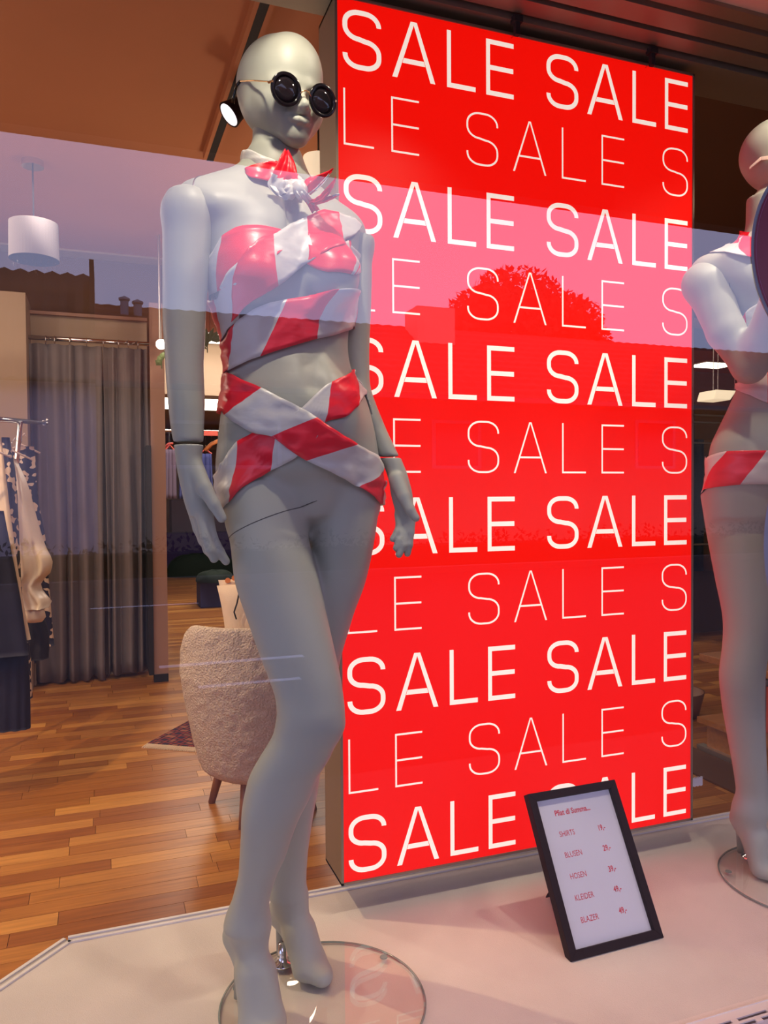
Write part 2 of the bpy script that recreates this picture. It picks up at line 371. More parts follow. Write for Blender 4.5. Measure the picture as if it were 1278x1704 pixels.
def stroke(mb, pts, t, y):
    L, R = [], []
    for i, p in enumerate(pts):
        a = np.array(pts[max(i-1, 0)]); b = np.array(pts[min(i+1, len(pts)-1)]); d = (b-a)/np.linalg.norm(b-a); n = np.array([-d[1], d[0]])*t/2
        L.append(np.array(p)+n); R.append(np.array(p)-n)
    v = [(q[0], y, q[1]) for q in L]+[(q[0], y, q[1]) for q in R]; m = len(pts)
    mb.add(v, [(i, i+1, m+i+1, m+i) for i in range(m-1)])
def quad(mb, pts, y): mb.add([(a, y, b) for a, b in pts], [tuple(range(len(pts)))])
def letter(mb, ch, x0, x1, z0, h, t, y):
    w = x1-x0
    if ch == 'L': quad(mb, [(x0, z0), (x0+t*.92, z0), (x0+t*.92, z0+h), (x0, z0+h)], y); quad(mb, [(x0+t*.92, z0), (x1, z0), (x1, z0+t), (x0+t*.92, z0+t)], y)
    elif ch == 'E':
        quad(mb, [(x0, z0), (x0+t*.92, z0), (x0+t*.92, z0+h), (x0, z0+h)], y)
        for zz in (z0, z0+h/2-t/2, z0+h-t): quad(mb, [(x0+t*.92, zz), (x1-(t*.1 if zz not in (z0, z0+h-t) else 0), zz), (x1-(t*.1 if zz not in (z0, z0+h-t) else 0), zz+t), (x0+t*.92, zz+t)], y)
    elif ch == 'A':
        c = (x0+x1)/2; q = t*1.08
        quad(mb, [(x0, z0), (x0+q, z0), (c+q*.0, z0+h-q*.6), (c, z0+h), (c-q*.62, z0+h)], y)
        quad(mb, [(x1-q, z0), (x1, z0), (c+q*.62, z0+h), (c, z0+h), (c, z0+h-q*.6)], y)
        f1 = .31; s = (c-x0-q*.6)/h
        zz = z0+h*f1; quad(mb, [(x0+q+s*h*f1*.9, zz-t/2), (x1-q-s*h*f1*.9, zz-t/2), (x1-q-s*h*(f1+t/h)*.9, zz+t/2), (x0+q+s*h*(f1+t/h)*.9, zz+t/2)], y)
    elif ch == 'S':
        a, b = x0+t/2, x1-t/2; lo, hi = z0+t/2, z0+h-t/2; mid = z0+h/2; rx = (b-a)*.40; rz = (hi-lo)*.21
        pts = [(b, z0+h*.76)]+arc(b-rx, hi-rz, rx, rz, 0, 90)+arc(a+rx, hi-rz, rx, rz, 90, 180)
        k = h*.012
        pts += arc(a+rx, mid+k+rz, rx, rz, 180, 270)+arc(b-rx, mid-k-rz, rx, rz, 90, 0)+arc(b-rx, lo+rz, rx, rz, 0, -90)+arc(a+rx, lo+rz, rx, rz, -90, -180)+[(a, z0+h*.25)]
        stroke(mb, pts, t, y)
bold = [('S', .567, .668), ('A', .697, .815), ('L', .848, .930), ('E', .961, 1.043)]
bold += [(c, a+.577, b+.577) for c, a, b in bold]
thin = [('L', .568, .647), ('E', .6935, .769), ('S', .903, .996), ('A', 1.0405, 1.143), ('L', 1.192, 1.269), ('E', 1.321, 1.397), ('S', 1.530, 1.621)]
for k in range(6):
    for ch, a, b in bold:
        mb = MB(); letter(mb, ch, a*PK, b*PK, .99+(2.184-.4012*k-.1455-.99)*PK, .1455*PK, .0125*PK, PY-.0006)
        build('letter', mb, M['white_light'], lb)
for k in range(5):
    for ch, a, b in thin:
        mb = MB(); letter(mb, ch, a*PK, b*PK, .99+(1.9885-.4034*k-.138-.99)*PK, .138*PK, .0050*PK, PY-.0006)
        build('letter', mb, M['white_light'], lb)
for px, py in ((860, 40), (1085, 92)):
    p = onY(px, py, 1.685); hk = empty('ceiling_hook', (p[0], p[1], BAY-.05))
    tag(hk, 'small dark ceiling hook holding the lightbox, nearer its %s top corner' % ('left' if px < 900 else 'right'), 'hook', 'hooks above the lightbox')
    build('hook_bracket', MB().box(p[0]-.012, p[0]+.012, p[1]-.01, p[1]+.01, BAY-.045, BAY-.03).box(p[0]-.006, p[0]+.006, p[1]-.006, p[1]+.006, BAY-.075, BAY-.03), M['dark'], hk)
    build('hook_wire', MB().tube([(p[0], p[1], BAY-.07), (p[0], PY+.04, PZ1-.004)], .0018, 6), M['chrome'], hk)
p = onY(1158, 1301, PY+.02)
zc = MB(); n = 9
lo = [(p[0]-.02+i*.0055, p[2]-.012-(.0025 if i % 2 else 0)) for i in range(n)]; hi = [(p[0]-.02+i*.0055, p[2]+.012-(.0025 if i % 2 else 0)) for i in range(n)]
v = [(a, PY+.02, b) for a, b in lo]+[(a, PY+.02, b) for a, b in hi]+[(a, PY+.026, b) for a, b in lo]+[(a, PY+.026, b) for a, b in hi]
fcs = []
for i in range(n-1): fcs += [(i, i+1, n+i+1, n+i), (2*n+i+1, 2*n+i, 3*n+i, 3*n+i+1), (i+1, i, 2*n+i, 2*n+i+1), (n+i, n+i+1, 3*n+i+1, 3*n+i)]
fcs += [(0, n, 3*n, 2*n), (n-1, 3*n-1, 4*n-1, 2*n-1)]
zc.add(v, fcs)
tag(build('tape_tab', zc, M['paper']), 'small white zigzag-edged tab sticking out at the right edge of lightbox', 'tab')

# ------------------------------------------------------------------ signed distance modelling for the mannequins
# everything below is computed in a level frame L: x to the camera's right, y away, z up (world rotated about Z by YAW)
RZ = np.array([[math.cos(YAW), math.sin(YAW), 0], [-math.sin(YAW), math.cos(YAW), 0], [0, 0, 1.0]])   # L -> world
def toL(p): return RZ.T @ np.asarray(p)
def toW(P): return np.asarray(P) @ RZ.T
def L(px, py, d): return toL(W(px, py, d))
class Field:
    def __init__(s, lo, hi, h):
        s.lo = np.array(lo, float); s.h = h
        s.n = [int(math.ceil((hi[i]-lo[i])/h))+1 for i in range(3)]
        s.ax = [s.lo[i]+h*np.arange(s.n[i]) for i in range(3)]
        s.D = np.full(s.n, .12, np.float32)
    def win(s, lo, hi):
        sl = []
        for i in range(3):
            a = max(0, int((lo[i]-s.lo[i])/s.h)-1); b = min(s.n[i], int((hi[i]-s.lo[i])/s.h)+3)
            if b <= a: return None, None
            sl.append(slice(a, b))
        X = s.ax[0][sl[0]][:, None, None]; Y = s.ax[1][sl[1]][None, :, None]; Z = s.ax[2][sl[2]][None, None, :]
        return tuple(sl), (X, Y, Z)
    def put(s, sl, d, k, sub=False):
        A = s.D[sl]
        if sub:
            d = -d; h = np.clip(.5-.5*(A-d)/k, 0, 1) if k > 0 else (A < d)*1.0     # smooth max(A, -d)
            s.D[sl] = (A*(1-h)+d*h + k*h*(1-h)).astype(np.float32)
        else:
            h = np.clip(.5+.5*(A-d)/k, 0, 1) if k > 0 else (A > d)*1.0
            s.D[sl] = (A*(1-h)+d*h - k*h*(1-h)).astype(np.float32)
    def cone(s, a, b, ra, rb, k=.01, sub=False, flat=None):   # flat: (axis vector, scale<1) flattens across an axis
        a, b = np.asarray(a, float), np.asarray(b, float); m = max(ra, rb)+.03+k
        sl, g = s.win(np.minimum(a, b)-m, np.maximum(a, b)+m)
        if sl is None: return
        v = b-a; L2 = max(v@v, 1e-9)
        dx, dy, dz = g[0]-a[0], g[1]-a[1], g[2]-a[2]
        t = np.clip((dx*v[0]+dy*v[1]+dz*v[2])/L2, 0, 1)
        ex, ey, ez = dx-t*v[0], dy-t*v[1], dz-t*v[2]
        q = ex*ex+ey*ey+ez*ez
        if flat is not None:
            ax = np.asarray(flat[0], float); ax /= np.linalg.norm(ax); w = 1/flat[1]**2-1; dt = ex*ax[0]+ey*ax[1]+ez*ax[2]; q = q+w*dt*dt
        d = np.sqrt(q)-(ra+(rb-ra)*t)
        if flat is not None: d = d*flat[1]**.5
        s.put(sl, d, k, sub)
    def ell(s, c, r, k=.01, R=None, sub=False):               # ellipsoid, R = rotation whose rows are local axes
        c = np.asarray(c, float); r = np.asarray(r, float); m = r.max()+.03+k
        sl, g = s.win(c-m, c+m)
        if sl is None: return
        dx, dy, dz = g[0]-c[0], g[1]-c[1], g[2]-c[2]
        if R is None: R = np.eye(3)
        u_ = [R[i][0]*dx+R[i][1]*dy+R[i][2]*dz for i in range(3)]
        k0 = np.sqrt(sum((u_[i]/r[i])**2 for i in range(3))); k1 = np.sqrt(sum((u_[i]/r[i]**2)**2 for i in range(3)))+1e-6
        s.put(sl, k0*(k0-1)/k1, k, sub)
    def loft(s, secs, k=.02, yaw=0.0, p=2.0, cap=True):
        # secs: rows (py, pxL, pxR, depth, half thickness[, p]) - silhouette widths surveyed row by row
        rows = []
        for q in secs:
            A, B = L(q[1], q[0], q[3]), L(q[2], q[0], q[3]); c = (A+B)/2; w = abs(B[0]-A[0])/2
            yw = math.radians(q[5] if len(q) > 5 else yaw); ry = q[4]
            rx = math.sqrt(max(w*w-(ry*math.sin(yw))**2, 1e-6))/math.cos(yw)
            rows.append((c[2], c[0], q[3] and c[1], rx, ry, yw))
        rows.sort(); a = np.array(rows)
        z0, z1 = a[0, 0], a[-1, 0]; m = a[:, 3:5].max()+.03+k
        sl, g = s.win((a[:, 1].min()-m, a[:, 2].min()-m, z0-.02), (a[:, 1].max()+m, a[:, 2].max()+m, z1+.02))
        if sl is None: return
        z = g[2][0, 0]; zc_ = np.clip(z, z0, z1)
        I = [pchip(a[:, 0], a[:, j], zc_)[None, None, :] for j in range(1, 6)]
        dx, dy = g[0]-I[0], g[1]-I[1]; c_, s_ = np.cos(I[4]), np.sin(I[4])
        ux, uy = c_*dx+s_*dy, -s_*dx+c_*dy
        k0 = np.sqrt((ux/I[2])**2+(uy/I[3])**2); k1 = np.sqrt((ux/I[2]**2)**2+(uy/I[3]**2)**2)+1e-6
        d = k0*(k0-1)/k1
        over = np.maximum(z0-g[2], g[2]-z1)
        d = np.where(over > 0, np.sqrt(np.maximum(d, 0)**2+over**2)+np.minimum(d, 0)*0, np.maximum(d, over)) if cap else d
        s.put(sl, d, k)
    def mesh(s):
        D = s.D; n = D.shape; ins = D < 0
        ix = np.full((n[0]-1, n[1]-1, n[2]-1), -1, np.int64)
        cnt = np.zeros(ix.shape, np.int8)
        for i in (0, 1):
            for j in (0, 1):
                for k in (0, 1): cnt += ins[i:n[0]-1+i, j:n[1]-1+j, k:n[2]-1+k]
        cells = np.argwhere((cnt > 0) & (cnt < 8)); ix[tuple(cells.T)] = np.arange(len(cells))
        acc = np.zeros((len(cells), 3)); num = np.zeros(len(cells))
        cor = [(i, j, k) for i in (0, 1) for j in (0, 1) for k in (0, 1)]
        val = {c: D[cells[:, 0]+c[0], cells[:, 1]+c[1], cells[:, 2]+c[2]] for c in cor}
        for a in cor:
            for axn in range(3):
                if a[axn] == 0:
                    b = list(a); b[axn] = 1; b = tuple(b); va, vb = val[a], val[b]; m = (va < 0) != (vb < 0)
                    t = np.where(m, va/np.where(m, va-vb, 1), 0)
                    p = np.tile(np.array(a, float), (len(cells), 1)); p[:, axn] += t
                    acc += np.where(m[:, None], p, 0); num += m
        V = s.lo + s.h*(cells + acc/num[:, None])
        Fc = []
        for axn in range(3):
            o1, o2 = [(1, 2), (2, 0), (0, 1)][axn]
            sA = [slice(None)]*3; sB = [slice(None)]*3; sA[axn] = slice(0, n[axn]-1); sB[axn] = slice(1, n[axn])
            A, B = ins[tuple(sA)], ins[tuple(sB)]; e = np.argwhere(A != B)
            e = e[(e[:, o1] > 0) & (e[:, o2] > 0) & (e[:, o1] < n[o1]-1) & (e[:, o2] < n[o2]-1)]
            q = []
            for a1, a2 in ((1, 1), (0, 1), (0, 0), (1, 0)):
                c = e.copy(); c[:, o1] -= a1; c[:, o2] -= a2; q.append(ix[tuple(c.T)])
            q = np.stack(q, 1); flip = ~A[tuple(e.T)]
            q[flip] = q[flip][:, ::-1]; Fc.append(q)
        return V, np.concatenate(Fc)
def pchip(x, y, xi):
    h = np.diff(x); d = np.diff(y)/h; m = np.zeros(len(x))
    if len(x) > 2:
        for i in range(1, len(x)-1):
            if d[i-1]*d[i] > 0: w1 = 2*h[i]+h[i-1]; w2 = h[i]+2*h[i-1]; m[i] = (w1+w2)/(w1/d[i-1]+w2/d[i])
    m[0], m[-1] = d[0], d[-1]
    i = np.clip(np.searchsorted(x, xi)-1, 0, len(x)-2); t = (xi-x[i])/h[i]
    return (2*t**3-3*t**2+1)*y[i]+(t**3-2*t**2+t)*h[i]*m[i]+(-2*t**3+3*t**2)*y[i+1]+(t**3-t**2)*h[i]*m[i+1]
def emit(name, V, Fc, m, parent, smooth_it=2):
    Vw = toW(V)
    org = wloc(parent); me = bpy.data.meshes.new(name)
    # a little smoothing of the surface net
    E_ = np.concatenate([Fc[:, [0, 1]], Fc[:, [1, 2]], Fc[:, [2, 3]], Fc[:, [3, 0]]])
    for _ in range(smooth_it):
        S = np.zeros_like(Vw); N = np.zeros(len(Vw))
        for k_ in range(3):
            S[:, k_] = np.bincount(E_[:, 0], Vw[E_[:, 1], k_], len(Vw))+np.bincount(E_[:, 1], Vw[E_[:, 0], k_], len(Vw))
        N = np.bincount(E_[:, 0], minlength=len(Vw))+np.bincount(E_[:, 1], minlength=len(Vw))
        Vw = .5*Vw+.5*S/np.maximum(N, 1)[:, None]
    c = (Vw.min(0)+Vw.max(0))/2
    P = (Vw-c).astype(np.float32)
    me.vertices.add(len(P)); me.vertices.foreach_set('co', P.ravel())
    me.loops.add(Fc.size); me.loops.foreach_set('vertex_index', Fc.ravel().astype(np.int32))
    me.polygons.add(len(Fc)); me.polygons.foreach_set('loop_start', (np.arange(len(Fc))*4).astype(np.int32))
    me.polygons.foreach_set('use_smooth', [True]*len(Fc))
    me.update(calc_edges=True); me.materials.append(m)
    o = bpy.data.objects.new(name, me); COL.objects.link(o); o.parent = parent; o.location = Vector([float(x) for x in c])-org
    return o, Vw
def chain(fd, pts, radii, k=.006, **kw):
    for i in range(len(pts)-1): fd.cone(pts[i], pts[i+1], radii[i], radii[i+1], k, **kw)
def rotz(a): c, s = math.cos(a), math.sin(a); return np.array([[c, -s, 0], [s, c, 0], [0, 0, 1]])

def head_field(c, th, h=.0021, pitch=math.radians(8), zs=1.1):
    # c = head centre in L, th = turn of the face towards +x ; local axes: x to the side, -y is the face
    cp, sp = math.cos(pitch), math.sin(pitch)
    R = rotz(th) @ np.array([[1, 0, 0], [0, cp, -sp], [0, sp, cp]])     # columns: local -> L
    def P(x, y, z): return c + R @ np.array([x, y, z*zs])
    fd = Field(c-np.array([.15, .15, .17]), c+np.array([.15, .15, .15]), h)
    RT = R.T
    def el(x, y, z, r, k, sub=False): fd.ell(P(x, y, z), (r[0], r[1], r[2]*zs), k, RT, sub)
    E = -.021                                  # eye line of this long face
    el(0, .020, .026, (.0735, .090, .078), .01)
    el(0, -.030, -.008, (.061, .060, .072), .035)
    el(0, .0, -.018, (.062, .066, .044), .03)
    el(0, -.045, .035, (.050, .046, .050), .03)
    for s in (-1, 1):
        fd.cone(P(s*.048, -.004, -.034), P(s*.012, -.066, -.075), .016, .014, .028)
        el(s*.038, -.052, -.030, (.022, .028, .024), .022)
        fd.cone(P(s*.012, -.088, .019+E), P(s*.044, -.068, .020+E), .005, .005, .018)
        el(s*.031, -.106, -.003+E, (.017, .018, .010), .02, True)
        el(s*.030, -.071, -.003+E, (.016, .014, .010), .012)
    el(0, -.076, -.077, (.018, .014, .013), .02)
    fd.cone(P(0, -.086, .012+E), P(0, -.108, -.0365), .0055, .0072, .010)
    el(0, -.1075, -.037, (.0078, .0080, .0070), .005)
    for s in (-1, 1): el(s*.0098, -.097, -.0395, (.0068, .0095, .0056), .005)
    el(0, -.074, -.052, (.030, .016, .020), .02)
    up = [(-.0285, -.0800, -.0515), (-.019, -.0905, -.0480), (-.010, -.0965, -.0455), (-.004, -.0990, -.0440), (0, -.0985, -.0452), (.004, -.0990, -.0440), (.010, -.0965, -.0455), (.019, -.0905, -.0480), (.0285, -.0800, -.0515)]
    lo = [(-.026, -.0810, -.0535), (-.015, -.0925, -.0570), (-.006, -.0965, -.0585), (.006, -.0965, -.0585), (.015, -.0925, -.0570), (.026, -.0810, -.0535)]
    gv = [(-.029, -.0865, -.0520), (-.015, -.0990, -.0516), (0, -.1045, -.0508), (.015, -.0990, -.0516), (.029, -.0865, -.0520)]
    chain(fd, [P(*q) for q in up], [.0018, .0042, .0052, .0056, .0052, .0056, .0052, .0042, .0018], .0025)
    chain(fd, [P(*q) for q in lo], [.0018, .0058, .0070, .0070, .0058, .0018], .0025)
    chain(fd, [P(*q) for q in gv], [.0008, .0022, .0024, .0022, .0008], .0025, sub=True)
    fd.cone(P(0, .005, -.07), P(0, .02, -.13), .038, .039, .02)      # stub of neck
    return fd, P, R

def foot(fd, ankle, heel, ball, toe, side, s=1.0, k=.018):
    # ankle, heel, ball, toe are points in L, side = unit vector across the foot
    ankle, heel, ball, toe, side = map(np.asarray, (ankle, heel, ball, toe, side))
    fd.cone(ankle, heel, .031*s, .026*s, .02); fd.cone(ankle, ball, .032*s, .022*s, .03)
    fd.cone(heel, ball, .024*s, .020*s, .02)
    for q, rr, tt in ((-.024, .017, -.006), (-.012, .018, 0), (0, .018, 0), (.012, .017, -.004), (.022, .015, -.012)):
        d = (toe-ball); dn = d/np.linalg.norm(d)
        fd.cone(ball+side*q*s, toe+side*q*.62*s+dn*tt, rr*s, .0125*s, .014)
        fd.cone(ankle*.5+ball*.5+side*q*.5, ball+side*q*s, .022*s, rr*s, .02)

TRG = {}
# ================================================================== mannequin 1 (front)
base1 = np.array([.388, 1.426, 0.0])
m1 = empty('mannequin', base1)
tag(m1, 'tall grey faceless-eyed mannequin in black round sunglasses on the left', 'mannequin')
lo = L(350, 1750, 1.36); 
fd = Field((-.43, 1.22, -.005), (.10, 1.78, 1.68), .0044)
torso = [(262, 420, 494, 1.462, .047, 10), (285, 417, 498, 1.462, .050, 15), (318, 372, 540, 1.462, .050, 28), (342, 340, 582, 1.462, .062, 30), (372, 336, 596, 1.46, .078, 30),
         (405, 344, 598, 1.46, .090, 30), (440, 349, 594, 1.46, .095, 30), (480, 354, 589, 1.458, .096, 30), (520, 362, 584, 1.455, .092, 28), (560, 374, 578, 1.45, .086, 26),
         (595, 382, 580, 1.448, .081, 24), (619, 384, 586, 1.445, .081, 22), (655, 378, 606, 1.445, .088, 20), (690, 373, 617, 1.445, .097, 18), (730, 368, 626, 1.45, .104, 16),
         (777, 364, 632, 1.455, .106, 14), (815, 366, 632, 1.475, .100, 12), (850, 372, 629, 1.485, .088, 10)]
fd.loft(torso, .02)
# neck, collar bones, shoulders
fd.cone(L(457, 215, 1.455), L(458, 285, 1.462), .041, .044, .03)
fd.cone(L(452, 300, 1.47), L(330, 338, 1.385), .040, .040, .045)
fd.cone(L(470, 315, 1.48), L(576, 388, 1.53), .040, .031, .045)
fd.cone(L(478, 352, 1.425), L(360, 338, 1.355), .008, .010, .03)
fd.cone(L(495, 355, 1.43), L(580, 385, 1.485), .008, .010, .03)
fd.cone(L(484, 345, 1.405), L(486, 380, 1.38), .012, .006, .02, sub=True)
# breasts
fd.ell(L(420, 452, 1.375), (.058, .058, .062), .03)
fd.ell(L(424, 464, 1.352), (.040, .042, .042), .02)
fd.ell(L(548, 458, 1.405), (.054, .056, .060), .03)
fd.ell(L(556, 466, 1.385), (.038, .042, .042), .02)
# belly, navel line, pubis, buttocks
fd.ell(L(512, 690, 1.385), (.085, .045, .085), .05)
chain(fd, [L(526, 545, 1.352), L(527, 590, 1.353), L(524, 640, 1.345)], [.006, .007, .004], .03, sub=True)
fd.ell(L(520, 812, 1.430), (.045, .048, .066), .025)
fd.cone(L(520, 850, 1.46), L(519, 880, 1.47), .035, .022, .02)
fd.ell(L(445, 800, 1.51), (.085, .07, .09), .03); fd.ell(L(560, 800, 1.54), (.085, .06, .09), .03)
# near leg
near = [(800, 366, 505, 1.430, .082), (850, 372, 512, 1.422, .084), (875, 377, 511, 1.418, .084), (900, 384, 514, 1.412, .083), (966, 392, 530, 1.402, .078), (1031, 413, 545, 1.390, .071), (1097, 436, 560, 1.378, .063),
        (1130, 449, 567, 1.373, .059), (1163, 459, 572, 1.370, .056), (1186, 461, 574, 1.368, .055), (1206, 458, 575, 1.370, .054), (1222, 454, 570, 1.374, .053), (1242, 443, 558, 1.380, .054), (1261, 431, 549, 1.386, .056),
        (1294, 414, 529, 1.396, .058), (1327, 406, 516, 1.404, .057), (1360, 402, 499, 1.410, .054), (1393, 401, 486, 1.418, .049), (1426, 399, 475, 1.424, .043), (1459, 396, 460, 1.43, .037), (1490, 388, 450, 1.435, .035), (1517, 379, 447, 1.438, .037), (1542, 374, 445, 1.438, .038)]
fd.loft(near, .012)
# far leg
far = [(800, 530, 632, 1.49, .080), (850, 524, 630, 1.49, .082), (900, 518, 623, 1.49, .080), (966, 512, 609, 1.492, .074), (1031, 500, 586, 1.497, .066), (1097, 482, 567, 1.505, .058), (1140, 476, 558, 1.51, .053), (1190, 468, 550, 1.52, .052),
       (1230, 462, 541, 1.535, .053), (1284, 456, 533, 1.555, .055), (1327, 454, 527, 1.57, .053), (1360, 453, 521, 1.58, .050), (1393, 451, 516, 1.59, .045), (1426, 450, 512, 1.60, .040), (1459, 448, 510, 1.607, .036), (1488, 449, 509, 1.61, .034)]
fd.loft(far, .015)
# feet
nh, na, nb, nt_ = L(396, 1556, 1.475), L(414, 1540, 1.445), L(438, 1702, 1.395), L(452, 1735, 1.352)
sd = np.array([.93, .36, 0.]); foot(fd, na, nh, nb, nt_, sd)
fh, fa, fb, ft = L(467, 1518, 1.645), L(482, 1500, 1.615), L(515, 1603, 1.575), L(541, 1626, 1.545)
sd2 = np.array([.45, .89, 0.]); foot(fd, fa, fh, fb, ft, sd2, .98)
V, Fc = fd.mesh(); body1, BV = emit('body', V, Fc, M['mannequin'], m1)
BVL = BV @ RZ; bvh1 = BVHTree.FromPolygons([tuple(p) for p in BVL], [tuple(int(i) for i in q) for q in Fc])
def spike(p_top, p_bot, parent, r0_=.011, r1_=.006):
    a, b = toW(p_top), toW(p_bot)
    build('heel_spike', MB().tube([a, a*.6+b*.4, b], [r0_, r0_*.75, r1_], 12), M['mannequin'], parent, smooth=True)
def at0(p, z=0.0): q = np.array(p); q[2] = z; return q
spike(nh+[0, .012, -.005], toL(onZ(394, 1660, .006)), m1); spike(fh+[-.004, .012, -.005], toL(onZ(465, 1588, .006)), m1)
# head
hc = L(466, 152, 1.46); hc[2] = 1.742
fd, HP, Rh = head_field(hc, math.radians(33))
V, Fc = fd.mesh(); head1, HV = emit('head', V, Fc, M['mannequin'], m1)
bvhh = BVHTree.FromPolygons([tuple(p) for p in (HV @ RZ)], [tuple(int(i) for i in q) for q in Fc])
# near arm + hand
fd = Field((-.46, 1.24, .88), (-.26, 1.46, 1.56), .004)
arm = [(330, 286, 345, 1.372, .034), (344, 277, 355, 1.372, .041), (365, 273, 357, 1.372, .044), (392, 272, 355, 1.372, .045), (428, 272, 350, 1.372, .045), (464, 272, 346, 1.37, .044), (500, 272, 343, 1.37, .042), (536, 272, 341, 1.368, .040), (571, 274, 340, 1.366, .038),
       (604, 276, 338, 1.362, .037), (637, 278, 339, 1.358, .037), (670, 281, 340, 1.354, .036), (703, 284, 339, 1.35, .032), (736, 289, 338, 1.346, .028)]
fd.loft(arm, .01); fd.ell(L(314, 349, 1.372), (.041, .043, .040), .03)
V, Fc = fd.mesh(); arm1, _ = emit('arm', V, Fc, M['mannequin'], m1)
fd = Field((-.42, 1.22, .76), (-.24, 1.42, 1.10), .0022)
fd.loft([(740, 290, 338, 1.345, .027), (755, 292, 336, 1.344, .0255), (772, 294, 336, 1.343, .024), (800, 299, 345, 1.341, .021), (832, 306, 350, 1.34, .019), (860, 315, 351, 1.342, .017)], .008)
for pts, rr in (([(343, 852, 1.336), (352, 893, 1.33), (365, 918, 1.332), (376, 934, 1.338)], [.0125, .0105, .0095, .0078]),
                ([(336, 855, 1.330), (343, 893, 1.322), (350, 915, 1.322), (356, 930, 1.328)], [.0125, .0105, .0095, .0080]),
                ([(328, 852, 1.345), (337, 890, 1.345), (346, 915, 1.348), (354, 926, 1.352)], [.0120, .010, .0090, .0075]),
                ([(321, 848, 1.357), (329, 880, 1.360), (337, 900, 1.364), (344, 912, 1.368)], [.0110, .009, .0080, .0068]),
                ([(322, 775, 1.338), (340, 812, 1.322), (357, 840, 1.316), (369, 862, 1.318)], [.018, .0145, .0115, .0092])):
    chain(fd, [L(*q) for q in pts], [.93*x for x in rr], .0035)
V, Fc = fd.mesh(); hand1, _ = emit('hand', V, Fc, M['mannequin'], arm1)
# dark seams: ring hugging a limb
def seam_ring(bv, c, nrm, rmax, parent, name='seam', r=.0013, m='seam', arcr=(0, 360), push=0.0):
    nrm = np.array(nrm, float); nrm /= np.linalg.norm(nrm); e1 = np.cross(nrm, [0, 1, 0.]); e1 /= np.linalg.norm(e1); e2 = np.cross(nrm, e1); pts = []
    for k in range(41):
        a = math.radians(arcr[0]+(arcr[1]-arcr[0])*k/40); d = math.cos(a)*e1+math.sin(a)*e2; o = c+d*rmax
        h = bv.ray_cast(Vector(o), Vector(-d), rmax)
        if h[0] is not None: pts.append(toW(np.array(h[0])+d*push))
    if len(pts) > 4: build(name, MB().tube(pts, r, 6), M[m], parent, smooth=True)
def bv_of(o):
    mw = o.location + wloc(o.parent); co = np.empty(len(o.data.vertices)*3, np.float32); o.data.vertices.foreach_get('co', co); co = co.reshape(-1, 3)+np.array(mw)
    return BVHTree.FromPolygons([tuple(p) for p in (co @ RZ)], [tuple(q.vertices) for q in o.data.polygons])
seam_ring(bv_of(arm1), L(314, 738, 1.346), (0, -.25, 1), .06, m1)
# far arm + hand
fd = Field((-.16, 1.40, .86), (.08, 1.64, 1.50), .004)
arm = [(388, 575, 603, 1.53, .030), (400, 566, 613, 1.53, .036), (420, 562, 618, 1.53, .040), (464, 560, 619, 1.53, .041), (500, 560, 618, 1.528, .039), (572, 562, 615, 1.525, .036), (626, 566, 615, 1.52, .034), (645, 572, 617, 1.515, .033), (662, 580, 622, 1.51, .032),
       (698, 597, 636, 1.50, .029), (734, 616, 652, 1.492, .025), (760, 628, 665, 1.488, .022)]
fd.loft(arm, .01); fd.ell(L(590, 400, 1.53), (.036, .040, .034), .03)
V, Fc = fd.mesh(); arm2, _ = emit('arm', V, Fc, M['mannequin'], m1)
fd = Field((-.03, 1.36, .84), (.09, 1.60, 1.09), .0021)
fd.loft([(762, 631, 667, 1.488, .021), (784, 642, 676, 1.485, .020), (800, 647, 681, 1.483, .020), (820, 650, 686, 1.482, .019), (845, 656, 688, 1.484, .017), (868, 662, 688, 1.487, .014)], .008)
for pts, rr in (([(684, 855, 1.485), (682, 885, 1.478), (680, 906, 1.474), (678, 921, 1.474)], [.0115, .0095, .0088, .0072]),
                ([(677, 860, 1.488), (676, 888, 1.476), (670, 908, 1.468), (664, 923, 1.464)], [.0115, .0095, .0088, .0072]),
                ([(670, 860, 1.488), (671, 885, 1.478), (665, 900, 1.468), (659, 912, 1.464)], [.011, .009, .0082, .0068]),
                ([(664, 856, 1.488), (665, 876, 1.480), (661, 886, 1.472), (653, 897, 1.466)], [.010, .0082, .0075, .0062]),
                ([(660, 797, 1.470), (672, 826, 1.455), (682, 848, 1.448), (692, 862, 1.446)], [.017, .0135, .0105, .0082])):
    chain(fd, [L(*q) for q in pts], [.93*x for x in rr], .0035)
V, Fc = fd.mesh(); hand2, _ = emit('hand', V, Fc, M['mannequin'], arm2)
seam_ring(bv_of(arm2), L(647, 763, 1.489), (.42, -.25, 1), .05, m1)
# shoulder seam (arm socket) and thigh seam
seam_ring(bvh1, L(352, 372, 1.40), (1, -.25, .12), .16, m1, r=.0016, m='chrome', arcr=(0, 360), push=.0)
seam_ring(bvh1, L(440, 876, 1.42), (-.42, .15, 1), .14, m1, r=.0009)
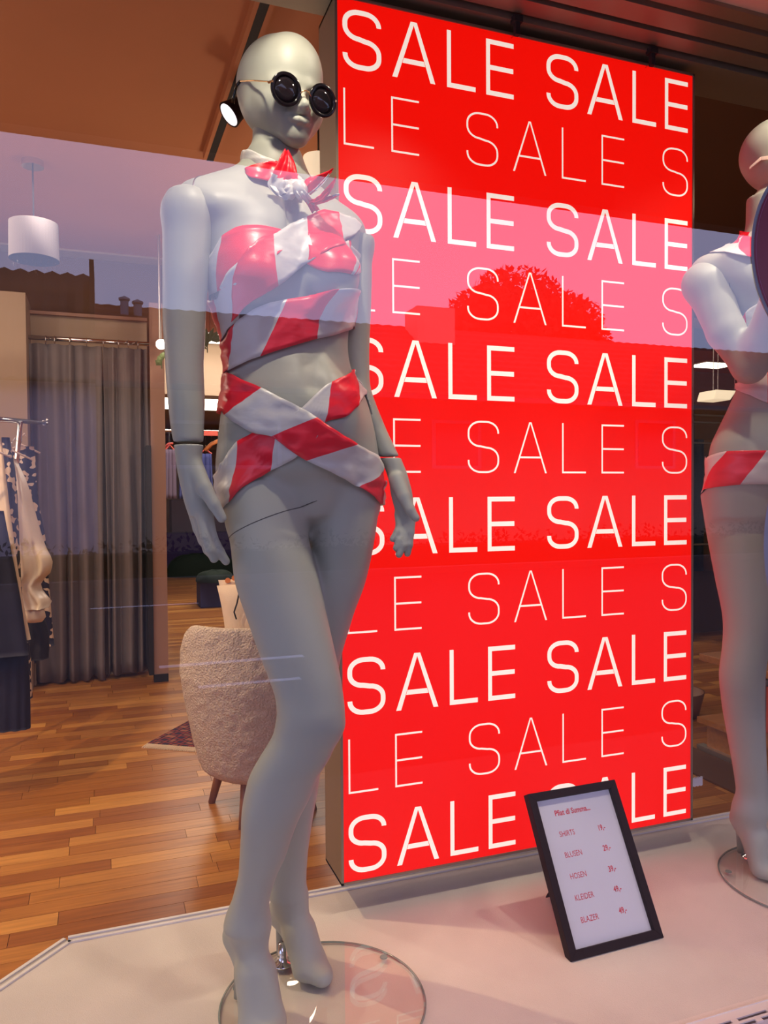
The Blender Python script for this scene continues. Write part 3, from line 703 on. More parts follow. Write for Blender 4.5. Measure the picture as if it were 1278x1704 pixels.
# glass disc base with plug
def disc_base(c, parent, r=.198):
    build('glass_base', MB().lathe((c[0], c[1], .0005), [(0, 0), (r-.003, 0), (r, .002), (r, .006), (r-.003, .008), (0, .008)], 96), M['clear_glass'], parent, smooth=False)
    a = [(c[0]+r*math.cos(t*2*PI/96), c[1]+r*math.sin(t*2*PI/96), .0045) for t in range(96)]
    build('glass_rim', MB().tube(a, .0022, 6, closed=True), M['glass_edge'], parent, smooth=True)
    for t in (.5, 2.6, 4.7):
        build('rubber_pad', MB().lathe((c[0]+(r-.02)*math.cos(t), c[1]+(r-.02)*math.sin(t), .0090), [(0, 0), (.008, 0), (.008, .0015), (0, .0015)], 20), M['glass_edge'], parent)
disc_base(base1, m1)
pp = onZ(470, 1603, .01)
build('foot_plug', MB().lathe((pp[0], pp[1], .0086), [(0, 0), (.022, 0), (.022, .004), (.012, .006), (.010, .02), (.008, .045), (0, .045)], 24), M['chrome'], m1, smooth=True)

# ------------------------------------------------------------------ barrier tape wraps
def cast_px(bv, px, py, d0):
    o = toL(CAM); r = toL(ray(px, py)); r = r/np.linalg.norm(r)
    h = bv.ray_cast(Vector(o), Vector(r), 5)
    if h[0] is not None: return np.array(h[0])
    best = None
    for t in np.linspace(d0-.15, d0+.2, 24):
        q = L(px, py, t); n_ = bv.find_nearest(Vector(q))
        if best is None or n_[3] < best[0]: best = (n_[3], np.array(n_[0]))
    return best[1]
def wrap(name, bv, rungs, parent, axis, off=.004, nv=10, seg=.012, wr=.0018, seed=0, rmax=9.0):
    # rungs: (top, bottom, colour of the piece that follows); a point is (px, py) or ('a', angle deg, height)
    def cyl(p):
        if p[0] == 'a': return np.array([p[1], p[2]])
        q = cast_px(bv, p[0], p[1], axis[1]+.0)
        return np.array([math.degrees(math.atan2(q[1]-axis[1], q[0]-axis[0])), q[2]])
    T = [cyl(r[0]) for r in rungs]; B = [cyl(r[1]) for r in rungs]
    for A in (T, B):
        for i in range(1, len(A)):
            while A[i][0]-A[i-1][0] > 180: A[i][0] -= 360
            while A[i][0]-A[i-1][0] < -180: A[i][0] += 360
    while T[0][0]-B[0][0] > 180: 
        for a in B: a[0] += 360
    while T[0][0]-B[0][0] < -180:
        for a in B: a[0] -= 360
    def cr_(A, i, t):
        p0, p1, p2, p3 = A[max(i-1, 0)], A[i], A[i+1], A[min(i+2, len(A)-1)]
        m1_, m2_ = (p2-p0)/2, (p3-p1)/2; lim = np.abs(p2-p1)*1.5
        m1_ = np.clip(m1_, -lim, lim); m2_ = np.clip(m2_, -lim, lim)
        return (2*t**3-3*t**2+1)*p1+(t**3-2*t**2+t)*m1_+(-2*t**3+3*t**2)*p2+(t**3-t**2)*m2_
    cols = []; cm = []
    for i in range(len(rungs)-1):
        dl = max(abs(T[i+1][0]-T[i][0]), abs(B[i+1][0]-B[i][0]))*.0023+.3*abs(T[i+1][1]-T[i][1]); n_ = max(3, int(dl/seg)+2)
        for j in range(n_):
            t = j/n_; cols.append((cr_(T, i, t), cr_(B, i, t))); cm.append(1 if rungs[i][2] == 'w' else 0)
    cols.append((T[-1], B[-1]))
    nc = len(cols); Pn = np.zeros((nc, nv+1, 2)); Rr = np.zeros((nc, nv+1))
    for i, (a, b) in enumerate(cols):
        for j in range(nv+1):
            s = j/nv; q = a*(1-s)+b*s; Pn[i, j] = q
            an = math.radians(q[0]); dr = np.array([math.cos(an), math.sin(an), 0]); o = np.array([axis[0], axis[1], q[1]])+dr*.45
            h = bv.ray_cast(Vector(o), Vector(-dr), .44)
            Rr[i, j] = .45-h[3] if h[0] is not None else -1
    Rr = np.where(Rr > rmax, rmax, Rr); good = Rr > 0; fill = np.median(Rr[good]) if good.any() else .1
    for i in range(nc):
        for j in range(nv+1):
            if Rr[i, j] < 0:
                nb_ = [Rr[a, b] for a in range(max(0, i-2), min(nc, i+3)) for b in range(max(0, j-3), min(nv+1, j+4)) if Rr[a, b] > 0]
                Rr[i, j] = np.mean(nb_) if nb_ else fill
    base = Rr.copy()
    for _ in range(10):
        P_ = np.pad(Rr, 1, mode='edge'); sm = (P_[:-2, 1:-1]+P_[2:, 1:-1]+P_[1:-1, :-2]+P_[1:-1, 2:])/4
        Rr = np.maximum(base, sm)
        Rr = np.minimum(Rr, base+.016)
    G = np.zeros((nc, nv+1, 3))
    for i in range(nc):
        for j in range(nv+1):
            an = math.radians(Pn[i, j, 0]); z = Pn[i, j, 1]
            w = wr*noise.noise(Vector((Pn[i, j, 0]*.10+seed*7.1, z*70, seed+.5)))+wr*.8*noise.noise(Vector((Pn[i, j, 0]*.03+z*120, z*30, seed+4.5)))
            rr = Rr[i, j]+off+max(-off*.6, w*1.6)
            G[i, j] = (axis[0]+rr*math.cos(an), axis[1]+rr*math.sin(an), z)
    GW = toW(G.reshape(-1, 3)).reshape(nc, nv+1, 3)
    mb = MB(); b = nv+1; mb.v = [tuple(p) for p in GW.reshape(-1, 3)]
    for i in range(nc-1):
        for j in range(nv): mb.f.append((i*b+j, i*b+j+1, (i+1)*b+j+1, (i+1)*b+j)); mb.mi.append(cm[i])
    o = build(name, mb, [M['tape_red'], M['tape_white']], parent, smooth=True)
    s = o.modifiers.new('thickness', 'SOLIDIFY'); s.thickness = .0008; s.offset = 0
    return o
def z2(zx, zy): return (260+.36*zx, 320+.36*zy)
ax1 = (L(478, 500, 1.455)[0], L(478, 500, 1.455)[1])
def zat(py, d=1.45): return L(480, py, d)[2]
top1 = empty('barrier_tape', (base1[0]-.02, base1[1], 1.15))
tag(top1, 'red and white barrier tape wound as a one-shoulder top on the front mannequin', 'tape')
# band round the near breast
wrap('tape_strip', bvh1, [(('a', 150, zat(430)), ('a', 150, zat(520)), 'w'), (z2(246, 300), z2(240, 490), 'w'), (z2(320, 207), z2(298, 462), 'r'), (z2(400, 166), z2(375, 420), 'r'), (z2(480, 160), z2(430, 370), 'r'), (z2(585, 181), z2(480, 330), 'r'), (z2(625, 215), z2(560, 300), 'r')], top1, ax1, off=.003, seed=1, wr=.0012)
# lower wedge at the near side
wrap('tape_strip', bvh1, [(('a', 150, zat(480)), ('a', 150, zat(590)), 'r'), (z2(283, 500), z2(320, 680), 'w'), (z2(310, 440), z2(345, 640), 'w'), (z2(405, 318), z2(378, 606), 'w'), (z2(430, 330), z2(400, 590), 'w')], top1, ax1, off=.0060, seed=2, wr=.0012)
# big diagonal from waist over the breast to the far shoulder
wrap('tape_strip', bvh1, [(z2(398, 318), z2(374, 606), 'r'), (z2(450, 262), z2(450, 540), 'r'), (z2(500, 222), z2(515, 488), 'r'), (z2(550, 205), z2(570, 442), 'w'), (z2(612, 165), z2(650, 368), 'w'), (z2(680, 122), z2(732, 305), 'r'), (z2(745, 84), z2(790, 265), 'r'), (z2(806, 93), z2(843, 226), 'w'), (z2(880, 115), z2(890, 195), 'w'), (z2(932, 150), z2(926, 168), 'w')], top1, ax1, off=.0085, seed=3)
# patch over the far breast
wrap('tape_strip', bvh1, [(z2(690, 190), z2(690, 338), 'r'), (z2(770, 200), z2(780, 372), 'r'), (z2(836, 228), z2(893, 380), 'w'), (z2(870, 222), z2(905, 385), 'r'), (z2(893, 225), z2(912, 382), 'w'), (('a', -2, zat(410)), ('a', -2, zat(455)), 'w'), (('a', 40, zat(420)), ('a', 40, zat(470)), 'w')], top1, ax1, off=.0045, seed=4)
# under-bust band
wrap('tape_strip', bvh1, [(('a', 140, zat(585)), ('a', 140, zat(640)), 'r'), (z2(328, 690), z2(346, 825), 'r'), (z2(376, 612), z2(352, 826), 'w'), (z2(440, 560), z2(400, 802), 'w'), (z2(520, 520), z2(440, 782), 'w'), (z2(606, 500), z2(492, 762), 'r'), (z2(715, 478), z2(605, 722), 'r'), (z2(830, 452), z2(728, 682), 'w'), (z2(875, 448), z2(800, 664), 'w'), (z2(908, 450), z2(872, 636), 'w'), (('a', 10, zat(492)), ('a', 10, zat(540)), 'r'), (('a', 60, zat(500)), ('a', 60, zat(560)), 'w'), (('a', 140, zat(560)), ('a', 140, zat(620)), 'r')], top1, ax1, off=.0095, seed=5)
bot1 = empty('barrier_tape', (base1[0]-.02, base1[1], .9))
tag(bot1, 'crossed red and white barrier tape wound around the hips of the front mannequin', 'tape')
axh = (L(495, 740, 1.45)[0], L(495, 740, 1.45)[1])
wrap('tape_strip', bvh1, [(('a', 60, zat(655)), ('a', 60, zat(720)), 'w'), (('a', 10, zat(640)), ('a', 10, zat(690)), 'w'), (z2(935, 850), z2(970, 930), 'w'), (z2(908, 815), z2(930, 984), 'r'), (z2(860, 838), z2(860, 1040), 'r'), (z2(800, 878), z2(775, 1064), 'w'), (z2(740, 925), z2(740, 1130), 'w'), (z2(668, 1000), z2(690, 1180), 'w'), (z2(600, 1050), z2(640, 1232), 'w'), (z2(562, 1075), z2(540, 1288), 'r'), (z2(470, 1105), z2(430, 1350), 'r'), (z2(385, 1150), z2(344, 1432), 'w'), (z2(335, 1210), z2(312, 1462), 'w'), (z2(298, 1275), z2(300, 1480), 'w'), (('a', 170, zat(800)), ('a', 170, zat(852)), 'r'), (('a', 120, zat(810)), ('a', 120, zat(855)), 'w')], bot1, axh, off=.004, seed=6, wr=.0022)
wrap('tape_strip', bvh1, [(('a', 120, zat(640)), ('a', 120, zat(700)), 'w'), (('a', 175, zat(628)), ('a', 175, zat(690)), 'r'), (z2(348, 835), z2(322, 1012), 'r'), (z2(420, 868), z2(323, 1016), 'r'), (z2(502, 906), z2(330, 1030), 'w'), (z2(580, 950), z2(385, 1072), 'w'), (z2(680, 1004), z2(455, 1112), 'w'), (z2(738, 1042), z2(540, 1130), 'r'), (z2(830, 1108), z2(610, 1185), 'r'), (z2(915, 1165), z2(692, 1242), 'w'), (z2(985, 1205), z2(800, 1302), 'w'), (z2(1020, 1235), z2(890, 1356), 'w'), (z2(1034, 1285), z2(900, 1362), 'r'), (z2(1033, 1330), z2(1020, 1440), 'r'), (('a', 5, zat(800)), ('a', 5, zat(840)), 'w'), (('a', 70, zat(810)), ('a', 70, zat(850)), 'r')], bot1, axh, off=.0075, seed=7, wr=.0022)
# neck scarf
nk = empty('neck_scarf', (base1[0]-.05, base1[1], 1.52))
tag(nk, 'red and white barrier tape knotted as a scarf at the front mannequin neck', 'scarf')
axn = (L(457, 280, 1.46)[0], L(457, 280, 1.46)[1])
def z1(zx, zy): return (260+.36*zx, 20+.36*zy)
wrap('scarf_band', bvh1, [(('a', 160, zat(245)), ('a', 160, zat(280)), 'w'), (z1(438, 640), z1(416, 712), 'w'), (z1(490, 665), z1(450, 732), 'w'), (z1(552, 692), z1(490, 760), 'r'), (z1(620, 730), z1(610, 790), 'w'), (z1(640, 750), z1(640, 795), 'w')], nk, axn, off=.006, seed=8, rmax=.058)
wrap('scarf_band', bvh1, [(z1(422, 730), z1(414, 748), 'r'), (z1(520, 705), z1(455, 775), 'r'), (z1(560, 705), z1(520, 793), 'r'), (z1(640, 760), z1(600, 830), 'w'), (z1(670, 800), z1(650, 860), 'w')], nk, axn, off=.012, seed=9, rmax=.075)
def sheet(name, edgeA, edgeB, splits, parent, amp=.004, seed=0, nu=22, nv=10, fold=3.0):
    # a crumpled piece of tape between two surveyed edges; points (px, py, depth); splits: list of (v, colour)
    A = [L(*q) for q in edgeA]; B = [L(*q) for q in edgeB]
    def samp(P, t):
        x = t*(len(P)-1); i = min(int(x), len(P)-2); f_ = x-i; p0, p1, p2, p3 = P[max(i-1, 0)], P[i], P[i+1], P[min(i+2, len(P)-1)]
        return .5*((2*p1)+(-p0+p2)*f_+(2*p0-5*p1+4*p2-p3)*f_**2+(-p0+3*p1-3*p2+p3)*f_**3)
    G = np.zeros((nu+1, nv+1, 3))
    for i in range(nu+1):
        a, b = samp(A, i/nu), samp(B, i/nu)
        for j in range(nv+1):
            s = j/nv; q = a*(1-s)+b*s
            q = q+np.array([0, -1, .15])*(amp*math.sin(s*PI*fold+seed+i*.12)+amp*.9*noise.noise(Vector((i*.35, j*.5, seed*3.3))))
            G[i, j] = q
    GW = toW(G.reshape(-1, 3)); mb = MB(); b = nv+1; mb.v = [tuple(p) for p in GW]
    for i in range(nu):
        for j in range(nv):
            mb.f.append((i*b+j, i*b+j+1, (i+1)*b+j+1, (i+1)*b+j)); c = 0
            for v_, cc in splits:
                if (i+.5)/nu >= v_+ (j/nv-.5)*.15: c = 1 if cc == 'w' else 0
            mb.mi.append(c)
    o = build(name, mb, [M['tape_red'], M['tape_white']], parent, smooth=True)
    s = o.modifiers.new('thickness', 'SOLIDIFY'); s.thickness = .0008
    return o
def q1(zx, zy, d): return (390+zx*.1721, 230+zy*.1721, d)   # third survey zoom (scarf)
sheet('scarf_loop', [q1(490, 118, 1.38), q1(440, 200, 1.37), q1(385, 320, 1.365), q1(320, 450, 1.37), q1(400, 545, 1.372)], [q1(530, 125, 1.38), q1(580, 230, 1.375), q1(610, 370, 1.37), q1(600, 470, 1.372), q1(600, 560, 1.375)], [(0, 'r'), (.62, 'w')], nk, .0045, 1)
sheet('scarf_loop', [q1(320, 440, 1.374), q1(400, 530, 1.37), q1(480, 590, 1.372), q1(560, 580, 1.376)], [q1(600, 380, 1.37), q1(630, 430, 1.368), q1(640, 500, 1.37), q1(650, 560, 1.374)], [(0, 'w')], nk, .004, 2)
sheet('scarf_loop', [q1(655, 470, 1.37), q1(700, 380, 1.365), q1(830, 335, 1.36), q1(960, 290, 1.355)], [q1(700, 540, 1.37), q1(770, 520, 1.365), q1(860, 430, 1.36), q1(930, 340, 1.355)], [(0, 'w'), (.12, 'r')], nk, .004, 3)
sheet('scarf_loop', [q1(700, 545, 1.368), q1(780, 480, 1.36), q1(860, 400, 1.356), q1(915, 340, 1.352)], [q1(740, 545, 1.368), q1(800, 500, 1.36), q1(880, 420, 1.356), q1(920, 365, 1.352)], [(0, 'w')], nk, .001, 4)
sheet('scarf_tail', [q1(690, 560, 1.372), q1(780, 580, 1.366), q1(880, 500, 1.36), q1(985, 385, 1.356)], [q1(720, 620, 1.374), q1(800, 630, 1.366), q1(900, 560, 1.36), q1(960, 450, 1.356)], [(0, 'r')], nk, .004, 5)
sheet('scarf_tail', [q1(740, 600, 1.376), q1(830, 590, 1.37), q1(930, 560, 1.366), q1(1015, 540, 1.362)], [q1(780, 650, 1.378), q1(860, 625, 1.37), q1(950, 585, 1.366), q1(1018, 545, 1.362)], [(0, 'r'), (.8, 'w')], nk, .002, 6, nv=6)
sheet('scarf_tail', [q1(590, 500, 1.362), q1(620, 560, 1.36), q1(700, 640, 1.378), q1(745, 720, 1.392)], [q1(665, 480, 1.362), q1(710, 540, 1.36), q1(780, 630, 1.38), q1(825, 690, 1.398)], [(0, 'w'), (.66, 'r')], nk, .003, 7, fold=4)
build('scarf_knot', MB().lathe(toW(L(500, 316, 1.368)), [(0, -.018), (.010, -.014), (.014, 0), (.010, .014), (0, .018)], 14, axis=(.4, .1, -1)), M['tape_white'], nk, smooth=True)

# ------------------------------------------------------------------ sunglasses of mannequin 1
sg = empty('sunglasses', toW(HP(0, -.11, -.005)))
tag(sg, 'round black sunglasses with thin gold arms worn by the front mannequin', 'sunglasses')
def HW(x, y, z): return toW(HP(x*.95, y+.016, z-.0265))
for s, (px, py) in ((-1, (480, 140.5)), (1, (540, 158.5))):
    tilt = toW(Rh @ np.array([s*.08, -1, -.03])); tilt = tilt/np.linalg.norm(tilt)
    c = HW(s*.0385, -.121, .0055)
    prof = [(.0222, -.0015), (.0222, .0018), (.0232, .0026), (.0275, .0026), (.0285, .0016), (.0285, -.0016), (.0275, -.0026), (.0232, -.0026), (.0222, -.0015)]
    o = build('lens_rim', MB().lathe(c, prof, 48, axis=tilt), M['black_gloss'], sg, smooth=True)
    build('lens', MB().lathe(c, [(0, .0020), (.012, .0014), (.0224, .0), (.0224, -.001), (0, -.001)], 40, axis=tilt), M['lens'], sg, smooth=True)
    build('temple_hinge', MB().tube([HW(s*.066, -.122, .011), HW(s*.070, -.112, .011)], .0022, 8), M['gold'], sg)
    build('temple_arm', MB().tube([HW(s*.069, -.116, .011), HW(s*.076, -.06, .026), HW(s*.079, .0, .040)], .0013, 8), M['gold'], sg)
    build('temple_tip', MB().tube([HW(s*.079, .0, .040), HW(s*.0785, .018, .038), HW(s*.077, .032, .028), HW(s*.076, .040, .016)], [.0022, .0028, .003, .0032], 8), M['black_gloss'], sg, smooth=True)
    build('nose_pad', MB().tube([HW(s*.014, -.118, -.001), HW(s*.011, -.109, -.010), HW(s*.012, -.104, -.018)], .0009, 6), M['gold'], sg)
build('nose_bridge', MB().tube([HW(-.0125, -.124, .004), HW(-.006, -.127, .009), HW(0, -.128, .0105), HW(.006, -.127, .009), HW(.0125, -.124, .004)], .0013, 8), M['gold'], sg, smooth=True)

# ================================================================== mannequin 2 (right edge of the picture)
base2 = np.array([1.655, 1.45, 0.0])
m2 = empty('mannequin', base2)
tag(m2, 'grey mannequin with bent arm and white sunglasses at the right edge', 'mannequin')
c2 = L(1330, 1460, 1.95)
fd = Field((.60, 1.70, -.005), (1.28, 2.18, 1.82), .0052)
D2 = 1.93
tor2 = [(330, 1242, 1330, D2, .050, 20), (400, 1238, 1335, D2, .052, 25), (428, 1205, 1372, D2, .058, 35), (450, 1168, 1398, D2, .066, 38), (480, 1172, 1402, D2, .085, 38), (530, 1196, 1392, D2, .098, 38), (580, 1208, 1384, D2, .092, 36),
        (620, 1222, 1374, D2, .085, 32), (640, 1223, 1371, D2, .084, 30), (676, 1208, 1376, D2, .090, 28), (710, 1190, 1388, D2, .098, 25), (744, 1174, 1400, D2, .104, 22), (790, 1168, 1410, D2, .106, 20), (820, 1169, 1410, D2, .102, 18), (860, 1176, 1405, D2, .095, 16)]
fd.loft(tor2, .02)
fd.cone(L(1288, 330, D2), L(1286, 410, D2), .044, .047, .03)
fd.cone(L(1270, 425, D2), L(1180, 455, 1.87), .045, .045, .05); fd.cone(L(1300, 425, D2), L(1382, 462, 2.0), .045, .040, .05)
fd.ell(L(1300, 530, 1.83), (.057, .057, .06), .03); fd.ell(L(1372, 530, 1.90), (.055, .057, .06), .03)
fd.ell(L(1240, 800, 2.0), (.09, .07, .09), .03)
l2 = [(820, 1169, 1300, 1.93, .088), (882, 1179, 1296, 1.925, .084), (964, 1194, 1288, 1.915, .074), (1038, 1207, 1280, 1.905, .062), (1080, 1205, 1275, 1.905, .057), (1120, 1200, 1270, 1.91, .056), (1170, 1204, 1269, 1.925, .056), (1220, 1212, 1270, 1.945, .052), (1273, 1221, 1273, 1.965, .045),
      (1310, 1226, 1276, 1.985, .039), (1326, 1227, 1277, 1.99, .037), (1350, 1222, 1278, 2.0, .038)]
fd.loft(l2, .02)
l3 = [(830, 1292, 1408, 1.97, .088), (964, 1300, 1392, 1.97, .074), (1038, 1306, 1376, 1.97, .062), (1120, 1308, 1372, 1.98, .056), (1220, 1316, 1366, 2.0, .048), (1310, 1322, 1360, 2.02, .038), (1350, 1322, 1362, 2.02, .038)]
fd.loft(l3, .01)
fh2, fa2, fb2, ft2 = L(1234, 1362, 2.02), L(1248, 1345, 1.99), L(1268, 1440, 1.985), L(1290, 1456, 1.945)
foot(fd, fa2, fh2, fb2, ft2, np.array([.55, .83, 0])); foot(fd, L(1342, 1350, 2.02), L(1334, 1362, 2.06), L(1368, 1430, 2.0), L(1388, 1440, 1.96), np.array([.55, .83, 0]))
V, Fc = fd.mesh(); bodyB, BV2 = emit('body', V, Fc, M['mannequin'], m2)
bvh2 = BVHTree.FromPolygons([tuple(p) for p in (BV2 @ RZ)], [tuple(int(i) for i in q) for q in Fc])
spike(fh2+[-.002, .010, -.004], toL(onZ(1232, 1416, .004)), m2, .012, .0085)
spike(L(1336, 1366, 2.07), toL(onZ(1334, 1400, .004)), m2, .012, .0085)
hc2 = L(1305, 285, 1.93); hc2[2] = 1.812
fd, HP2, Rh2 = head_field(hc2, math.radians(50), .0026)
V, Fc = fd.mesh(); emit('head', V, Fc, M['mannequin'], m2)
# bent arm: shoulder - elbow - wrist up towards the chest, then the hand
fd = Field((.62, 1.52, 1.05), (1.16, 2.02, 1.58), .0042)
sh_, el_, wr_ = L(1178, 478, 1.86), L(1247, 610, 1.80), L(1284, 500, 1.70)
chain(fd, [sh_, L(1208, 552, 1.83), el_], [.050, .043, .036], .01)
fd.ell(L(1170, 470, 1.865), (.046, .048, .044), .03)
chain(fd, [el_, L(1266, 570, 1.765), wr_], [.036, .037, .026], .02)
V, Fc = fd.mesh(); armB, _ = emit('arm', V, Fc, M['mannequin'], m2)
fd = Field((.76, 1.45, 1.12), (1.06, 1.80, 1.54), .0028)
hd0 = L(1290, 482, 1.69); hd1 = L(1318, 440, 1.68)
fd.cone(wr_, hd0, .024, .022, .01); fd.cone(hd0, hd1, .026, .028, .02, flat=((0, 1, .2), .6))
for k in range(4):
    a = hd1+np.array([.024-.015*k, 0, .012*k-.012]); dn = np.array([.62, .05, .45-.02*k])
    chain(fd, [a, a+dn*.045, a+dn*.07+[.012, .01, -.004], a+dn*.078+[.03, .022, -.018]], [.0105, .0095, .0088, .007], .004)
chain(fd, [hd0+[.0, -.01, .01], hd0+[-.012, -.02, .045], hd0+[-.002, -.022, .075]], [.015, .0115, .009], .006)
V, Fc = fd.mesh(); emit('hand', V, Fc, M['mannequin'], armB)
fd = Field((.96, 1.86, .90), (1.22, 2.12, 1.58), .005)
chain(fd, [L(1384, 475, 2.0), L(1404, 620, 2.0), L(1418, 770, 1.96)], [.044, .037, .026], .01)
V, Fc = fd.mesh(); armC, _ = emit('arm', V, Fc, M['mannequin'], m2)
fd = Field((1.02, 1.78, .74), (1.26, 2.10, 1.14), .0028)
hA = L(1418, 770, 1.96); hB = L(1424, 828, 1.94)
fd.cone(hA, hB, .024, .026, .01, flat=((1, 0, 0), .7))
for k in range(4):
    a = hB+np.array([0, -.022+.015*k, -.012]); chain(fd, [a, a+[.004, -.004, -.05], a+[-.004, -.010, -.08]], [.010, .009, .007], .004)
chain(fd, [hA+[0, -.01, -.02], hA+[-.006, -.035, -.055], hA+[-.008, -.038, -.08]], [.015, .011, .008], .006)
V, Fc = fd.mesh(); emit('hand', V, Fc, M['mannequin'], armC)
seam_ring(bvh2, L(1206, 480, 1.88), (1, -.3, .25), .075, m2, r=.0011, m='seam', push=.0)
disc_base(base2, m2)
pp = onZ(1248, 1427, .01)
build('foot_plug', MB().lathe((pp[0], pp[1], .0086), [(0, 0), (.020, 0), (.022, .003), (.016, .005), (.008, .012), (.008, .035), (0, .035)], 24), M['chrome'], m2, smooth=True)
ax2 = (L(1288, 700, D2)[0], L(1288, 700, D2)[1])
def zr(py): return L(1288, py, D2)[2]
def w3(zx, zy): return (1118+.1878*zx, 500+.1878*zy)
def w2(zx, zy): return (1118+.1878*zx, 180+.1878*zy)
hip2 = empty('barrier_tape', (base2[0], base2[1], .95))
tag(hip2, 'red and white barrier tape band around the hips of the right mannequin', 'tape')
wrap('tape_strip', bvh2, [(('a', 175, zr(758)), ('a', 175, zr(820)), 'w'), (w3(264, 1390), w3(264, 1692), 'w'), (w3(505, 1335), w3(285, 1675), 'r'), (w3(845, 1330), w3(610, 1632), 'w'), ((1300, 748), (1262, 806), 'w'), ((1318, 748), (1285, 806), 'r'), ((1360, 750), (1340, 808), 'w'), ((1395, 752), (1385, 810), 'r'), (('a', 20, zr(750)), ('a', 20, zr(815)), 'w'), (('a', 80, zr(752)), ('a', 80, zr(815)), 'r'), (('a', 140, zr(755)), ('a', 140, zr(818)), 'w')], hip2, ax2, off=.004, seed=11, seg=.016)
tp2 = empty('barrier_tape', (base2[0], base2[1], 1.25))
tag(tp2, 'red and white barrier tape across the bust of the right mannequin', 'tape')
wrap('tape_strip', bvh2, [(('a', 175, zr(600)), ('a', 175, zr(650)), 'w'), (w3(560, 735), w3(570, 760), 'w'), (w3(640, 720), w3(700, 840), 'w'), (w3(760, 690), w3(800, 890), 'w'), (w3(850, 640), w3(850, 910), 'r'), ((1290, 605), (1290, 676), 'r'), ((1320, 590), (1310, 668), 'w'), ((1350, 580), (1350, 660), 'r'), ((1378, 580), (1380, 650), 'w'), (('a', 20, zr(580)), ('a', 20, zr(650)), 'r'), (('a', 100, zr(590)), ('a', 100, zr(650)), 'w')], tp2, ax2, off=.004, seed=12, seg=.016)
wrap('tape_strip', bvh2, [(('a', 170, zr(540)), ('a', 170, zr(580)), 'w'), (w3(590, 270), w3(600, 400), 'w'), (w3(620, 225), w3(640, 340), 'r'), ((1242, 520), (1245, 560), 'w'), ((1262, 505), (1266, 552), 'r'), ((1290, 490), (1300, 545), 'w'), ((1330, 485), (1340, 545), 'r'), ((1370, 490), (1376, 545), 'w'), (('a', 20, zr(490)), ('a', 20, zr(545)), 'r')], tp2, ax2, off=.004, seed=13, seg=.016)
nk2 = empty('neck_scarf', (base2[0], base2[1], 1.6))
tag(nk2, 'red and white barrier tape scarf around the neck of the right mannequin', 'scarf')
wrap('scarf_band', bvh2, [(('a', 175, zr(385)), ('a', 175, zr(408)), 'w'), (w2(600, 1130), w2(535, 1215), 'r'), (w2(640, 1085), w2(600, 1200), 'r'), (w2(712, 1100), w2(690, 1140), 'w'), ((1275, 385), (1275, 412), 'w'), ((1310, 388), (1310, 415), 'r'), (('a', 0, zr(385)), ('a', 0, zr(412)), 'w'), (('a', 90, zr(380)), ('a', 90, zr(405)), 'r')], nk2, ax2, off=.006, seed=14)
wrap('scarf_band', bvh2, [(('a', 178, zr(405)), ('a', 178, zr(420)), 'w'), (w2(530, 1215), w2(485, 1275), 'w'), (w2(620, 1200), w2(560, 1295), 'w'), (w2(700, 1135), w2(690, 1325), 'r'), ((1270, 400), (1270, 432), 'w'), ((1310, 405), (1310, 436), 'r'), (('a', 0, zr(405)), ('a', 0, zr(430)), 'w')], nk2, ax2, off=.008, seed=15)
sg2 = empty('sunglasses', toW(HP2(0, -.12, -.026)))
tag(sg2, 'white-armed sunglasses worn by the mannequin at the right edge', 'sunglasses')
def HX(x, y, z): return toW(HP2(x, y, z-.020))
for s in (-1, 1):
    def slab(p, q, h0, h1, t=.0018):
        a, b = HX(*p), HX(*q); up = np.array([0, 0, 1.]); n = np.cross(b-a, up); n /= np.linalg.norm(n); v = []
        for sgn in (-1, 1): v += [a+n*t*sgn-up*h0, b+n*t*sgn-up*h1, b+n*t*sgn+up*h1, a+n*t*sgn+up*h0]
        return v
    mbb = MB().hexa(slab((s*.079, .034, .012), (s*.072, -.105, .012), .0045, .0085)); mbb.hexa(slab((s*.078, .058, -.006), (s*.079, .034, .012), .0028, .0045))
    build('temple_arm', mbb, M['cream_plastic'], sg2, bevel=.001)
    tl = toW(Rh2 @ np.array([s*.1, -1, 0])); tl /= np.linalg.norm(tl)
    build('lens_rim', MB().lathe(HX(s*.037, -.112, .006), [(.024, -.003), (.024, .003), (.032, .003), (.032, -.003), (.024, -.003)], 40, axis=tl), M['cream_plastic'], sg2, smooth=False)
    build('lens', MB().lathe(HX(s*.037, -.112, .006), [(0, .001), (.0245, .001), (.0245, -.001), (0, -.001)], 32, axis=tl), M['lens'], sg2)
build('nose_bridge', MB().tube([HX(-.01, -.113, .012), HX(0, -.118, .014), HX(.01, -.113, .012)], .003, 8), M['cream_plastic'], sg2)

# ================================================================== framed price list
A_ = onZ(951, 1601, .002); B_ = onZ(1105, 1560, .002); wv = B_-A_; wv[2] = 0; fwid = np.linalg.norm(wv); ux = wv/fwid
TLp = W(888, 1320, 1.777); vz = TLp-A_; H_ = np.linalg.norm(vz); vz = vz-ux*np.dot(vz, ux); vz /= np.linalg.norm(vz); nz = np.cross(ux, vz)   # nz points to the street
if nz @ (CAM-A_) < 0: nz = -nz
sf = empty('price_sign', (A_+B_)/2)
tag(sf, 'dark framed price list leaning back on the pale display floor', 'sign')
def fp(a, b, n_=0.0): return A_+ux*a+vz*b+nz*n_
def fbox(mb, a0, a1, b0, b1, n0, n1): return mb.hexa([fp(a0, b0, n1), fp(a1, b0, n1), fp(a1, b1, n1), fp(a0, b1, n1), fp(a0, b0, n0), fp(a1, b0, n0), fp(a1, b1, n0), fp(a0, b1, n0)])
fb_ = .0185
